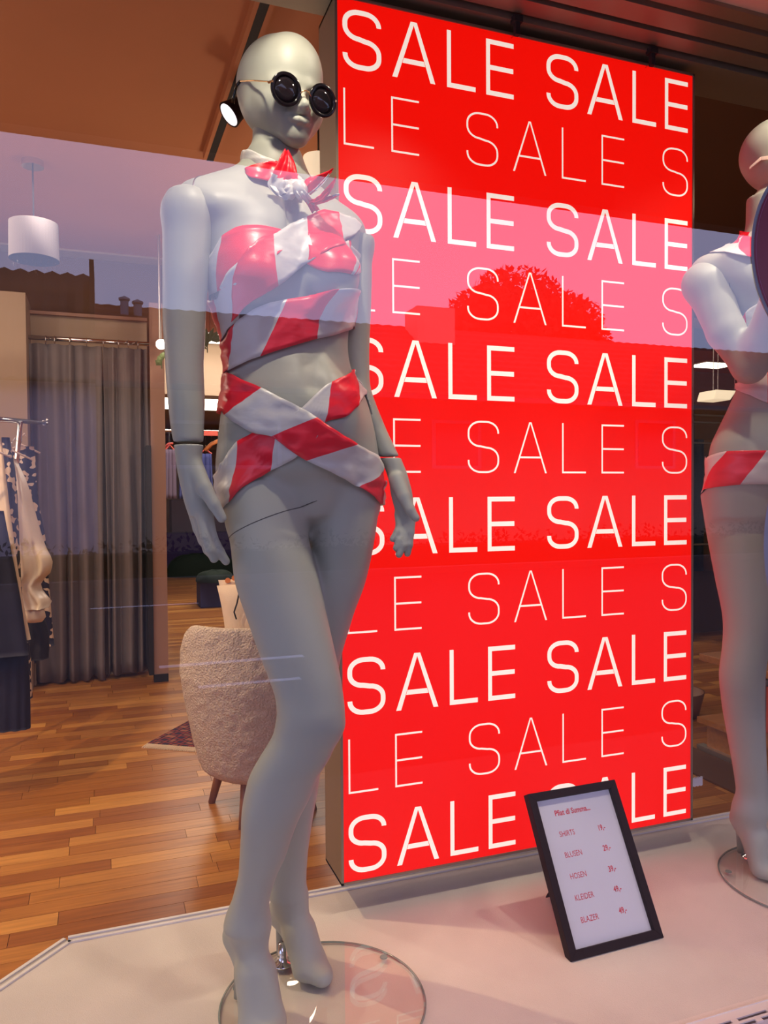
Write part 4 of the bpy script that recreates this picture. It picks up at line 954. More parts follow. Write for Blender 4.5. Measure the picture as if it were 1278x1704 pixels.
for k, pts in enumerate([[(0, 0), (fwid, 0), (fwid-fb_, fb_), (fb_, fb_)], [(fwid, 0), (fwid, H_), (fwid-fb_, H_-fb_), (fwid-fb_, fb_)], [(fwid, H_), (0, H_), (fb_, H_-fb_), (fwid-fb_, H_-fb_)], [(0, H_), (0, 0), (fb_, fb_), (fb_, H_-fb_)]]):
    build('frame_rail', MB().hexa([fp(a, b, 0) for a, b in pts]+[fp(a, b, -.022) for a, b in pts]), M['frame_black'], sf, bevel=.0008)
build('backing_board', fbox(MB(), fb_-.003, fwid-fb_+.003, fb_-.003, H_-fb_+.003, -.018, -.013), M['frame_black'], sf)
build('paper_sheet', fbox(MB(), fb_-.001, fwid-fb_+.001, fb_-.001, H_-fb_+.001, -.0125, -.0115), M['paper'], sf)
sb = fp(fwid/2, H_*.62, -.02); st = np.array([*(sb[:2]-nz[:2]/np.linalg.norm(nz[:2])*.115), .003])
mbs = MB().hexa([sb-ux*.02, sb+ux*.02, sb+ux*.02+vz*.006, sb-ux*.02+vz*.006, st-ux*.03, st+ux*.03, st+ux*.03+[0, 0, .004], st-ux*.03+[0, 0, .004]])
build('easel_strut', mbs, M['frame_black'], sf)
def text(name, s, size, a, b, parent, m, place, sx=1.0, bold=0.0, align='LEFT'):
    cu_ = bpy.data.curves.new(name, 'FONT'); cu_.body = s; cu_.size = size; cu_.align_x = align; cu_.offset = bold; cu_.resolution_u = 3
    o = bpy.data.objects.new(name, cu_); COL.objects.link(o); bpy.context.view_layer.update()
    me = bpy.data.meshes.new_from_object(o.evaluated_get(bpy.context.evaluated_depsgraph_get())); bpy.data.objects.remove(o)
    org = wloc(parent)
    co = [v.co.copy() for v in me.vertices]; pts = [place(a+v.x*sx, b+v.y) for v in co]
    c = sum((Vector(p) for p in pts), Vector())/max(1, len(pts))
    for v, p in zip(me.vertices, pts): v.co = Vector(p)-c
    me.materials.clear(); me.materials.append(m); me.name = name
    ob = bpy.data.objects.new(name, me); COL.objects.link(ob); ob.parent = parent; ob.location = c-org; return ob
def pl_(a, b): return fp(a, b, -.0111)
def frac(px, py):        # where a pixel falls on the sign
    d = ray(px, py); t = ((A_-CAM) @ nz)/(d @ nz); q = CAM+d*t-A_; return q @ ux, q @ vz
a, b = frac(928, 1357); text('lettering', 'Pfiat di Summa...', .0172, a, b, sf, M['ink'], pl_, .86, .0004)
for wd_, pr, (x1_, y1_), (x2_, y2_) in (('SHIRTS', '19,-', (936, 1392), (1000, 1381)), ('BLUSEN', '29,-', (945, 1427), (1009, 1415)), ('HOSEN', '39,-', (954, 1463), (1018, 1450)), ('KLEIDER', '49,-', (962, 1499), (1027, 1484)), ('BLAZER', '49,-', (972, 1536), (1036, 1520))):
    a, b = frac(x1_, y1_); text('lettering', wd_, .0168, a, b, sf, M['ink'], pl_, .80)
    a, b = frac(x2_, y2_); text('lettering', pr, .0168, a, b, sf, M['ink'], pl_, .80, .0004)

# ================================================================== stickers on the pane
def sticker(px, py_c, dpx, ry_px, name, m, label):
    # round sticker whose left-most point is seen at (px, py_c)
    e_ = onY(px, py_c, GLASS-.0015); top = onY(px+dpx, py_c-ry_px, GLASS-.0015); bo = onY(px+dpx, py_c+ry_px, GLASS-.0015)
    h = abs(top[2]-bo[2])/2; w = top[0]-e_[0]; r = (h*h+w*w)/(2*w); c = np.array([e_[0]+r, GLASS-.0015, (top[2]+bo[2])/2])
    t = empty(name, c); tag(t, label, 'sticker')
    def dsk(r1, y, mm, nm, r0_=0): 
        n_ = 96; v = [(c[0]+r1*math.cos(2*PI*i/n_), y, c[2]+r1*math.sin(2*PI*i/n_)) for i in range(n_)]
        if r0_: 
            v += [(c[0]+r0_*math.cos(2*PI*i/n_), y, c[2]+r0_*math.sin(2*PI*i/n_)) for i in range(n_)]
            build(nm, MB().add(v, [(i, (i+1) % n_, n_+(i+1) % n_, n_+i) for i in range(n_)]), mm, t)
        else: build(nm, MB().add(v, [tuple(range(n_))]), mm, t)
    return dsk, r, c
dsk, r, c = sticker(1250, 415, 28, 106, 'window_sticker', M['sticker'], 'round dark crimson sticker on the glass at the right edge')
dsk(r, GLASS-.0010, M['sticker_edge'], 'sticker_border'); dsk(r*.965, GLASS-.0014, M['sticker'], 'sticker_face'); dsk(r*.945, GLASS-.0018, M['sticker_line'], 'sticker_ring', r*.937)
dsk, r, c = sticker(1271.5, 905, 7, 70, 'window_sticker', M['sticker_blue'], 'lower round blue sticker on the glass at the right edge')
dsk(r, GLASS-.0010, M['sticker_edge'], 'sticker_border'); dsk(r*.96, GLASS-.0014, M['sticker_blue'], 'sticker_face')

# ================================================================== back of the shop, left
YC = 5.26
a0 = onY(42, 487, 5.1); struct('wall_pillar', MB().box(XL, a0[0], 5.1, 5.6, FL, a0[2]), M['wall'])
hz0, hz1 = onY(150, 525, 5.42)[2], onY(150, 566, 5.42)[2]; px1 = onY(248, 800, 5.4)[0]
struct('wall_cubicle', MB().box(a0[0], px1, 5.42, 5.5, FL, hz0), M['wall'])
struct('trim_1', MB().box(a0[0], px1, 5.38, 5.42, hz0-.02, hz0), M['post'])
xw = onY(380, 600, 5.9)[0]
struct('wall_upper', MB().box(XL, onY(272, 500, 5.6)[0], 5.6, 5.7, FL, CZ), M['wall_dark'])  # dark brown stands in for the shade on this upper wall
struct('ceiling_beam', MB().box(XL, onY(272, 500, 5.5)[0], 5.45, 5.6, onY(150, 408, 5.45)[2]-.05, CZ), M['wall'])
# end post of the cubicle
pa, pb = onY(245, 900, 5.1), onY(277, 900, 5.1)
ps = empty('cubicle_post', ((pa[0]+pb[0])/2, 5.1, FL)); tag(ps, 'tall brown upright board with black foot closing the right end of the curtain', 'post')
zt = onY(255, 505, 5.1)[2]
build('post_board', MB().box(pa[0]+.03, pb[0], 5.08, 5.14, FL+.05, zt), M['post'], ps)
build('post_return', MB().box(pa[0], pa[0]+.028, 5.06, 5.34, FL+.05, zt-.9), M['dark'], ps)
build('post_foot', MB().box(pa[0]+.03, pb[0], 5.07, 5.15, FL, FL+.05), M['dark'], ps)
# rod, rings, curtain
rz_ = onY(150, 567, YC)[2]; cx0, cx1 = onY(46, 560, YC)[0], onY(246, 575, YC)[0]
rod = MB().tube([(cx0-.01, YC, rz_), (cx1+.02, YC, rz_)], .014, 12)
tag(build('curtain_rod', rod, M['chrome'], smooth=True), 'metal curtain rod across the changing cubicle on the left', 'rod')
ringp = [76, 91, 116, 144, 172, 197, 213, 229]
ring0 = None
cols_ = [('first ring from the left pillar', 0)]
for i, px in enumerate(ringp):
    x = onY(px, 565, YC)[0]
    if ring0 is None:
        pts = [(x, YC+.026*math.cos(t*2*PI/20), rz_-.010+.026*math.sin(t*2*PI/20)) for t in range(20)]
        ring0 = build('curtain_ring', MB().tube(pts, .0035, 6, closed=True), M['chrome'], smooth=True, loc=(x, YC, rz_-.01)); o = ring0
    else:
        o = ring0.copy(); COL.objects.link(o); o.location = (x, YC, rz_-.01)
    ordw = ['first', 'second', 'third', 'fourth', 'fifth', 'sixth', 'seventh', 'eighth'][i]
    tag(o, 'metal curtain ring, %s from the left on the cubicle rod' % ordw, 'ring', 'rings on the curtain rod')
def curtain(name, x0, x1, ztop, zbot, label, m, seed, nf):
    nu, nv = 160, 24; G = []
    for i in range(nv+1):
        z = ztop+(zbot-ztop)*i/nv; row_ = []
        for j in range(nu+1):
            u_ = j/nu; am = .018+.022*(i/nv)
            ph = u_*nf*2*PI+.8*math.sin(u_*9+seed)
            row_.append((x0+(x1-x0)*u_+.008*math.sin(ph*.5+i*.1), YC+am*math.sin(ph+.15*math.sin(i*.3))+.006*noise.noise(Vector((u_*20, i*.2, seed))), z+(.012*math.sin(u_*17) if i == nv else 0)))
        G.append(row_)
    mb = MB().grid(G); o = build(name, mb, m, smooth=True); s = o.modifiers.new('thickness', 'SOLIDIFY'); s.thickness = .003
    return tag(o, label, 'curtain')
xs_ = onY(172, 700, YC)[0]
curtain('curtain', cx0, xs_-.005, rz_-.035, onY(110, 1133, YC)[2], 'grey curtain panel beside the beige pillar, left half of the cubicle', M['curtain'], 1, 5)
curtain('curtain', xs_+.005, cx1, rz_-.035, onY(210, 1120, YC)[2], 'grey curtain panel beside the brown post, right half of the cubicle', M['curtain'], 5, 3.5)
# pendant lamp with crystals, left
def pendant(pxl, pxr, pyt, pyb, d, label, mshade, cry, name='pendant_lamp', zc_=CZ):
    a, b = W(pxl, pyt, d), W(pxr, pyt, d); bot = W((pxl+pxr)/2, pyb, d); r = np.linalg.norm((b-a)[:2])/2; c = (a+b)/2; h = c[2]-bot[2]
    t = empty(name, (c[0], c[1], bot[2])); tag(t, label, 'lamp')
    o = build('lamp_shade', MB().lathe((c[0], c[1], bot[2]), [(r, 0), (r*.98, h), (r*.98-.004, h), (r-.004, 0), (r, 0)], 48), mshade, t, smooth=False)
    build('lamp_cord', MB().tube([(c[0], c[1], bot[2]+h*.6), (c[0], c[1], zc_)], .004, 6), M['dark'], t)
    build('ceiling_rose', MB().lathe((c[0], c[1], zc_-.03), [(0, 0), (.05, 0), (.05, .03), (0, .03)], 24), M['chrome'], t)
    build('bulb', MB().lathe((c[0], c[1], bot[2]+h*.3), [(0, 0), (.02, .015), (.025, .035), (.012, .07), (0, .08)], 16), M['lamp_soft'], t, smooth=True)
    if cry:
        for ring, (rr, n_) in enumerate(((r*.85, 16), (r*.5, 9))):
            for k in range(n_):
                q = 2*PI*k/n_; build('crystal', MB().lathe((c[0]+rr*math.cos(q), c[1]+rr*math.sin(q), bot[2]-.045-.015*ring), [(0, 0), (.006, .02), (.006, .03), (0, .055)], 6), M['clear_glass'], t)
    return t
pendant(17, 95, 372, 432, 3.7, 'white drum pendant lamp with hanging crystals, upper left', M['shade_white'], True)
pendant(504, 556, 262, 326, 3.2, 'cream glowing pendant shade just behind the front mannequin neck', M['lamp_soft'], False)
M['lamp_face'] = mat('lamp_face', (.9, .9, .9), .4, emit=(1, .95, 1), estr=1.1)
# ceiling track and spotlight
t0_, t1_ = onZ(446, -20, CZ-.02), onZ(349, 262, CZ-.02)
dv = (t1_-t0_)/np.linalg.norm(t1_-t0_); sd_ = np.array([-dv[1], dv[0], 0])
tk = empty('ceiling_track', (t0_+t1_)/2); tag(tk, 'dark recessed ceiling track running away above the front mannequin head', 'track')
build('track_channel', MB().obox((t0_+t1_)/2, dv*np.linalg.norm(t1_-t0_)/2, sd_*.016, np.array([0, 0, .018])), M['dark'], tk)
for s in (-1, 1): build('track_flange', MB().obox((t0_+t1_)/2+sd_*s*.024, dv*np.linalg.norm(t1_-t0_)/2, sd_*.008, np.array([0, 0, .02])), M['ceil'], tk)
sp = W(381, 191, 2.95); hd = empty('spotlight', sp); tag(hd, 'small round white spotlight on the ceiling track beside the mannequin head', 'lamp')
axs = (CAM-sp); axs /= np.linalg.norm(axs); axs = axs*.38+.94*(-cr*.8-cu*.6); axs /= np.linalg.norm(axs)
build('lamp_housing', MB().lathe(sp, [(0, -.09), (.03, -.085), (.045, -.02), (.050, 0), (.047, .003), (.043, 0)], 32, axis=axs), M['frame_black'], hd, smooth=True)
build('lamp_face', MB().lathe(sp, [(0, .001), (.043, .001), (.043, -.003), (0, -.003)], 32, axis=axs), M['lamp_face'], hd)
build('lamp_stem', MB().tube([sp-axs*.05, (sp[0]-axs[0]*.05, sp[1]-axs[1]*.05, CZ-.02)], .006, 8), M['alu'], hd)

# ---------------------------------------------------------------- bouclé armchair, pillow, rug
cc = onZ(436, 1342, FL); cc = cc*1.0
ch = empty('armchair', (cc[0], cc[1], FL)); tag(ch, 'cream boucle tub armchair seen from behind, wooden legs', 'armchair')
dC = (cc-CAM) @ cf
def chair_shell():
    nu, nv = 180, 70; G = []
    zt_ = .99-(1062-821)/F*(dC-.22)
    def rise(b): q = max(0, min(1, (b-.12)/.62)); return q*q*(3-2*q)
    for i in range(nv+1):
        v_ = i/nv; row_ = []
        for j in range(nu):
            a = 2*PI*j/nu; up = max(0, math.cos(a+PI/2))      # j angle: -y (street side) is the back of the chair
            back = .5-.5*math.sin(a)                           # 1 at the street side
            ztop = FL+.40+(zt_+.035-FL-.40)*rise(back)
            z = FL+.128+(ztop-FL-.128)*min(1, v_*1.08)
            rr = .185+.105*max(0, min(1, ((z-FL-.128)/.40)))**.55
            e_ = max(0, 1-v_/.10); rr -= .07*e_*e_
            t_ = max(0, (v_-.9)/.1); rr -= .05*t_*t_
            z += (.018*math.sin(t_*PI/1)) if t_ > 0 else 0
            n_ = noise.noise(Vector((math.cos(a)*20, math.sin(a)*20, z*70)))*.004+noise.noise(Vector((math.cos(a)*9, math.sin(a)*9, z*30)))*.003
            row_.append((cc[0]+(rr+n_)*math.cos(a)*1.02, cc[1]+(rr+n_)*math.sin(a), z))
        G.append(row_)
    for i in range(10):                                      # inner face down to the seat
        row_ = []; s = (i+1)/10
        for j in range(nu):
            a = 2*PI*j/nu; back = .5-.5*math.sin(a); ztop = FL+.40+(zt_+.035-FL-.40)*rise(back)
            z = ztop-(ztop-FL-.38)*s; rr = .235-.05*math.sin(s*PI/2); row_.append((cc[0]+rr*math.cos(a), cc[1]+rr*math.sin(a), z))
        G.append(row_)
    mb = MB().grid(G, wrap=True); n = len(G)
    mb.f.append(tuple(range(nu))[::-1]); mb.mi.append(0); mb.f.append(tuple((n-1)*nu+k for k in range(nu))); mb.mi.append(0)
    return mb
build('chair_shell', chair_shell(), M['boucle'], ch, smooth=True)
build('seat', MB().lathe((cc[0], cc[1], FL+.36), [(0, 0), (.19, 0), (.20, .02), (.20, .07), (.18, .09), (0, .095)], 36), M['boucle'], ch, smooth=True)
for k, q in enumerate((225, 315, 45, 135)):
    a = math.radians(q+14); p0 = (cc[0]+.15*math.cos(a), cc[1]+.15*math.sin(a), FL+.19); p1 = (cc[0]+.205*math.cos(a), cc[1]+.205*math.sin(a), FL)
    build('leg', MB().tube([p0, p1], [.021, .013], 14), M['leg_wood'], ch, smooth=True)
def cushion(c, w, h, t, axis_n, up_, m, name, parent=None, seed=0):
    n = 18; c = np.array(c); N = np.array(axis_n, float); N /= np.linalg.norm(N); U = np.array(up_, float); U /= np.linalg.norm(U); Rr_ = np.cross(U, N); Rr_ /= np.linalg.norm(Rr_); mb = MB()
    for s in (1, -1):
        G = []
        for i in range(n+1):
            row_ = []
            for j in range(n+1):
                a, b = -1+2*i/n, -1+2*j/n; th_ = t*((1-a**4)*(1-b**4))**.6*(1+.12*noise.noise(Vector((a*2, b*2, seed))))
                pin = 1-.10*(1-abs(a*b))*0
                row_.append(c+Rr_*a*w*(1-.06*(1-b*b))+U*b*h*(1-.06*(1-a*a))+N*s*th_)
            G.append(row_ if s > 0 else row_[::-1])
        mb.grid(G)
    return build(name, mb, m, parent, smooth=True)
pc = W(440, 1030, dC+.08)
cu1 = empty('cushion', pc); tag(cu1, 'cream cushion with thin black line standing in the armchair', 'cushion')
cushion(pc, .165, .155, .05, (-.2, -1, .15), (-.1, .1, 1), M['cream'], 'cushion_cover', cu1, 3)
pts = [W(*q, dC-.02) for q in ((407, 968), (400, 985), (396, 1005), (391, 1020), (395, 1032))]
build('piped_line', MB().tube([p+np.array([0, .022, 0]) for p in pts], .0032, 6), M['dark'], cu1, smooth=True)
pc2 = W(384, 964, dC+.16); cu2 = empty('cushion', pc2); tag(cu2, 'small cream cushion corner with orange dots behind the cream cushion', 'cushion')
cushion(W(400, 1010, dC+.20), .075, .125, .03, (.1, -1, .1), (-.12, 0, 1), M['cream'], 'cushion_cover', cu2, 8)
for q in ((379, 966), (390, 962), (385, 978), (396, 975)):
    p = W(*q, dC+.16); build('dot', MB().lathe(p, [(0, 0), (.011, 0), (.011, .003), (0, .003)], 16, axis=(-.1, -1, .1)), M['orange'], cu2)
# persian rug with fringe
ra, rb, rc = onZ(232, 1241, FL), onZ(318, 1194, FL), onZ(420, 1256, FL)
rug = empty('rug', ((ra+rc)/2)); tag(rug, 'dark red patterned oriental rug with pale fringe behind the armchair', 'rug')
e1 = (rc-ra); e1 /= np.linalg.norm(e1); e2 = rb-ra; e2 = e2/np.linalg.norm(e2)
rugm = bpy.data.materials.new('rug_pattern'); rugm.use_nodes = True; t = rugm.node_tree; b = t.nodes['Principled BSDF']; b.inputs['Roughness'].default_value = .95
tcn = t.nodes.new('ShaderNodeTexCoord'); vo = t.nodes.new('ShaderNodeTexVoronoi'); vo.distance = 'MANHATTAN'; vo.inputs['Scale'].default_value = 14; vo.inputs['Randomness'].default_value = .3
t.links.new(tcn.outputs['Object'], vo.inputs[0]); rr_ = t.nodes.new('ShaderNodeValToRGB'); rr_.color_ramp.interpolation = 'CONSTANT'
rr_.color_ramp.elements[0].color = (.03, .012, .04, 1); rr_.color_ramp.elements[1].position = .35; rr_.color_ramp.elements[1].color = (.22, .03, .03, 1)
e = rr_.color_ramp.elements.new(.55); e.color = (.012, .01, .03, 1); e = rr_.color_ramp.elements.new(.72); e.color = (.28, .09, .06, 1)
t.links.new(vo.outputs['Distance'], rr_.inputs[0]); t.links.new(rr_.outputs[0], b.inputs['Base Color'])
def rp_(u_, v_, z): q = ra+e1*u_+e2*v_; return (q[0], q[1], FL+z)
build('rug_pile', MB().hexa([rp_(.03, .02, .009), rp_(1.25, .02, .009), rp_(1.25, .72, .009), rp_(.03, .72, .009), rp_(.03, .02, .001), rp_(1.25, .02, .001), rp_(1.25, .72, .001), rp_(.03, .72, .001)]), rugm, rug)
mb = MB()
for k in range(120):
    u_ = .03+1.22*k/120; mb.hexa([rp_(u_, -.03+.01*random.random(), .006), rp_(u_+.006, -.03, .006), rp_(u_+.007, .025, .008), rp_(u_, .025, .008), rp_(u_, -.03, .001), rp_(u_+.006, -.03, .001), rp_(u_+.007, .025, .001), rp_(u_, .025, .001)])
fr_ = build('fringe', mb, M['cream'], rug); fr_['kind'] = 'stuff'

# ---------------------------------------------------------------- clothes rack on the left
dR = 3.25
rk = empty('clothes_rack', onZ(-40, 1300, FL)); tag(rk, 'chrome clothes rail at the left edge carrying dark and cream garments', 'clothes rack')
ra_, rb_ = W(-90, 690, dR-.35), W(74, 704, dR+.55)
build('rail', MB().tube([ra_, rb_], .011, 10), M['chrome'], rk, smooth=True)
for q in (ra_, rb_):
    if q is ra_: build('leg', MB().tube([q, (q[0], q[1], FL)], .012, 10), M['chrome'], rk, smooth=True)
build('rail_end', MB().lathe(rb_, [(0, -.012), (.014, -.01), (.014, .01), (0, .012)], 16, axis=(rb_-ra_)), M['chrome'], rk)
build('leg', MB().tube([ra_*.3+rb_*.7, ((ra_*.3+rb_*.7)[0]-.15, (ra_*.3+rb_*.7)[1], FL)], .012, 10), M['chrome'], rk, smooth=True)
def garment(name, rows, m, label, folds=6, amp=.012, seed=0, cat='garment', thick=.05, pleat=False):
    # rows: (py, pxL, pxR, depth); a closed, softly folded hanging shape
    t = empty(name, W((rows[-1][1]+rows[-1][2])/2, rows[-1][0], rows[-1][3])); tag(t, label, cat, 'garments on the left clothes rail')
    nu = 96 if pleat else 56; nv = 26; a = np.array(rows, float); ys = np.linspace(a[0, 0], a[-1, 0], nv+1); G = []
    Ls, Rs, Ds = [pchip(a[:, 0], a[:, k], ys) for k in (1, 2, 3)]
    for i in range(nv+1):
        A, B = W(Ls[i], ys[i], Ds[i]), W(Rs[i], ys[i], Ds[i]); c = (A+B)/2; hw = np.linalg.norm(B-A)/2; dx = (B-A)/(2*hw+1e-9); dy = np.array([-dx[1], dx[0], 0]); row_ = []
        th_ = thick*(.35+.65*min(1, i/6))
        for j in range(nu):
            q = 2*PI*j/nu; f_ = amp*(.3+.9*i/nv)*(math.sin(q*folds+seed+i*.03) if pleat else math.sin(q*folds+seed+.5*math.sin(i*.35+seed))+.6*noise.noise(Vector((math.cos(q)*3, i*.22, seed))))
            row_.append(c+dx*(hw)*math.cos(q)+dy*(th_+f_)*math.sin(q)+dx*f_*.2)
        G.append(row_)
    mb = MB().grid(G, wrap=True); mb.f.append(tuple(range(nu))); mb.mi.append(0); mb.f.append(tuple(nv*nu+k for k in range(nu))[::-1]); mb.mi.append(0)
    build('fabric', mb, m, t, smooth=True)
    return t
patm = bpy.data.materials.new('navy_cream_print'); patm.use_nodes = True; t = patm.node_tree; b = t.nodes['Principled BSDF']; b.inputs['Roughness'].default_value = .7
tcn = t.nodes.new('ShaderNodeTexCoord'); mpn = t.nodes.new('ShaderNodeMapping'); mpn.inputs['Scale'].default_value = (16, 16, 22); t.links.new(tcn.outputs['Object'], mpn.inputs[0])
vo = t.nodes.new('ShaderNodeTexNoise'); vo.inputs['Scale'].default_value = 1.7; vo.inputs['Detail'].default_value = .5; t.links.new(mpn.outputs[0], vo.inputs[0])
rr_ = t.nodes.new('ShaderNodeValToRGB'); rr_.color_ramp.interpolation = 'CONSTANT'; rr_.color_ramp.elements[0].color = (.7, .52, .38, 1); rr_.color_ramp.elements[1].position = .42; rr_.color_ramp.elements[1].color = (.012, .01, .035, 1)
t.links.new(vo.outputs[0], rr_.inputs[0]); t.links.new(rr_.outputs[0], b.inputs['Base Color'])
def hanger(t, px, py, d):
    p = W(px, py, d); build('hanger_hook', MB().tube([p+np.array([0, 0, -.02]), p+np.array([0, 0, .015]), p+np.array([.012, 0, .035]), p+np.array([.022, 0, .02])], .002, 6), M['chrome'], t, smooth=True)
    build('hanger_bar', MB().tube([p+np.array([-.11, -.02, -.07]), p+np.array([0, 0, -.02]), p+np.array([.08, .02, -.06])], .005, 6), M['cream_plastic'], t, smooth=True)
g = garment('navy_skirt', [(1080, -70, 46, 3.05), (1140, -75, 49, 3.05), (1212, -80, 50, 3.05)], M['navy'], 'long navy pleated skirt hanging lowest at the left edge', 18, .006, 1, 'skirt', .06, True)
g = garment('navy_dress', [(850, -60, 6, 3.0), (920, -65, 18, 3.0), (1000, -70, 34, 3.0), (1090, -75, 46, 3.0)], M['navy'], 'dark navy dress front-most on the left rail', 5, .01, 2, 'dress', .05)
hanger(g, -20, 735, 3.0)
g = garment('cream_trousers', [(735, -3, 3, 3.12), (800, -2, 10, 3.12), (920, 6, 26, 3.12), (1000, 22, 38, 3.12), (1064, 38, 51, 3.12)], M['cream'], 'narrow beige trouser leg hanging between navy dress and cream blouse', 3, .004, 3, 'trousers', .02)
g = garment('print_blouse', [(728, 3, 16, 3.25), (790, 4, 24, 3.25), (860, 8, 27, 3.25), (960, 14, 31, 3.25), (1030, 24, 34, 3.25)], patm, 'navy blouse with cream spots squeezed between beige and cream garments', 4, .008, 4, 'blouse', .04)
g = garment('satin_blouse', [(763, 19, 24, 3.4), (800, 22, 40, 3.4), (860, 25, 56, 3.4), (910, 28, 72, 3.4), (937, 29, 85, 3.4), (955, 31, 80, 3.4), (972, 33, 62, 3.4), (985, 33, 66, 3.4), (1003, 36, 82, 3.4), (1012, 44, 76, 3.4)], M['satin'], 'cream satin blouse with wide gathered sleeve on the left rail', 5, .014, 5, 'blouse', .06)
hanger(g, 20, 742, 3.4)
build('cuff', MB().lathe(W(58, 1016, 3.4), [(.012, .03), (.035, .02), (.045, -.03), (.03, -.05), (0, -.05)], 24), M['satin'], g, smooth=True)
g = garment('black_skirt', [(1015, 36, 66, 3.5), (1060, 40, 80, 3.5), (1096, 42, 79, 3.5)], M['black_fabric'], 'short black hem showing below the cream satin blouse', 6, .008, 6, 'skirt', .05)
g = garment('print_tunic', [(743, 22, 56, 3.75), (760, 20, 58, 3.75), (830, 24, 62, 3.75), (900, 30, 74, 3.75), (1000, 44, 82, 3.75), (1075, 52, 88, 3.75)], patm, 'navy tunic with cream blocks, last garment on the left rail', 5, .01, 7, 'tunic', .05)
hanger(g, 36, 733, 3.75)
g = garment('print_trousers', [(1070, 38, 48, 3.3), (1120, 40, 50, 3.3), (1162, 42, 52, 3.3)], patm, 'narrow spotted trouser hem beside the navy pleated skirt', 3, .006, 8, 'trousers', .03)
tag(build('storage_box', MB().box(*(lambda p: (p[0]-.07, p[0]+.03, p[1], p[1]+.1, FL, FL+.14))(onZ(52, 1142, FL))), M['wall'], bevel=.004), 'small plain beige box on the floor behind the hanging garments', 'box')
wsh = W(20, 702, 3.9); wse = W(76, 703, 3.9)
tag(build('wall_bracket', MB().tube([(wsh[0]-.8, wsh[1], wsh[2]), wsh, wse, wse+np.array([0.01, 0, .02])], .006, 8), M['chrome'], smooth=True), 'thin metal rail end above the hanging garments', 'rail')

# ---------------------------------------------------------------- back of the shop seen past the post and past the mannequin's arm
def panel_light(px0, px1, py0, py1, z, label, dz=.02):
    ya = onZ((px0+px1)/2, py0, z); yb = onZ((px0+px1)/2, py1, z)
    near_, far_ = sorted((ya[1], yb[1])); x0 = onZ(px0, (py0+py1)/2, z)[0]; x1 = onZ(px1, (py0+py1)/2, z)[0]
    t = empty('ceiling_light', ((x0+x1)/2, (near_+far_)/2, z-dz)); tag(t, label, 'ceiling light')
    build('light_housing', MB().box(x0-.02, x1+.02, near_-.02, far_+.02, z-dz*.4, z), M['alu_white'], t)
    build('diffuser', MB().box(x0, x1, near_, far_, z-dz, z-dz*.4), M['lamp_on'], t)
panel_light(270, 420, 553, 568, CZ, 'long white ceiling light seen beside the near arm, upper one')
panel_light(262, 420, 663, 680, 2.09, 'lower long white ceiling light at the back of the shop')
# back wall shelving
sw_ = empty('shelf_unit', (1.2, 12.5, FL)); tag(sw_, 'back wall shelf unit with stacked boards, far behind the near arm', 'shelf')
for k, (p0, p1) in enumerate(((690, 700), (716, 722), (742, 748))):
    za, zb = onY(320, p0, 13.0)[2], onY(320, p1, 13.0)[2]
    build('shelf_board', MB().box(-.6, 5, 13.0, 13.45, zb, za), M['alu_white' if k == 0 else 'wall'], sw_)
for x in (-.6, .4, 1.4, 2.4, 3.4): build('shelf_upright', MB().box(x, x+.03, 13.05, 13.45, FL, 1.9), M['wall'], sw_)
# second clothes rail, garments coral / blue
bk = empty('clothes_rack', onY(330, 900, 8.6)*np.array([1, 1, 0])+np.array([0, 0, FL])); tag(bk, 'far clothes rail with blue garments and coral hangers beside the post', 'clothes rack')
xa, xb = onY(262, 716, 8.6), onY(420, 716, 8.6)
build('rail', MB().tube([(xa[0], 8.6, xa[2]), (xb[0], 8.6, xa[2])], .014, 8), M['chrome'], bk)
for x in (xa[0]+.05, xb[0]-.05): build('leg', MB().box(x-.015, x+.015, 8.59, 8.62, FL, xa[2]), M['chrome'], bk)
build('top_bar', MB().box(onY(336, 715, 8.5)[0], onY(362, 715, 8.5)[0], 8.48, 8.52, onY(340, 725, 8.5)[2], onY(340, 717, 8.5)[2]), M['redf'], bk)
def slab_garment(px0, px1, py0, py1, Y, m, label, name, folds=4, seed=0):
    a, b = onY(px0, py0, Y), onY(px1, py1, Y); t = []; nv, nu = 10, 24
    G = [[(a[0]+(b[0]-a[0])*j/nu, Y+.025*math.sin(j/nu*folds*2*PI+seed+i*.1), a[2]+(b[2]-a[2])*i/nv) for j in range(nu+1)] for i in range(nv+1)]
    o = build(name, MB().grid(G), m, smooth=True); s = o.modifiers.new('thickness', 'SOLIDIFY'); s.thickness = .03
    return tag(o, label, 'garment', 'garments on the far rail')
RZ_ = xa[2]
def far_garment(px0, px1, py0, py1, m, label, seed):
    a, b = onY(px0, py0, 8.6), onY(px1, py1, 8.6); nv, nu = 10, 24
    t = empty('hanging_garment', ((a[0]+b[0])/2, 8.6, b[2])); tag(t, label, 'garment', 'garments on the far rail')
    G = [[(a[0]+(b[0]-a[0])*(.5+(j/nu-.5)*(.8+.2*i/nv)), 8.6+.018*math.sin(j/nu*5*PI+seed+i*.1), a[2]+(b[2]-a[2])*i/nv) for j in range(nu+1)] for i in range(nv+1)]
    o = build('fabric', MB().grid(G), m, t, smooth=True); s_ = o.modifiers.new('thickness', 'SOLIDIFY'); s_.thickness = .02
    c = (a[0]+b[0])/2; build('hanger_hook', MB().tube([(c, 8.6, a[2]-.02), (c, 8.6, RZ_+.014)], .005, 6), M['chrome'], t)
    w = abs(b[0]-a[0])*.42; build('hanger_bar', MB().tube([(c-w, 8.6, a[2]), (c, 8.6, a[2]+.05), (c+w, 8.6, a[2])], .010, 6), M['redf' if seed % 2 else 'orange'], t)
far_garment(330, 355, 755, 828, M['blue'], 'royal blue garment hanging behind the near wrist', 1)
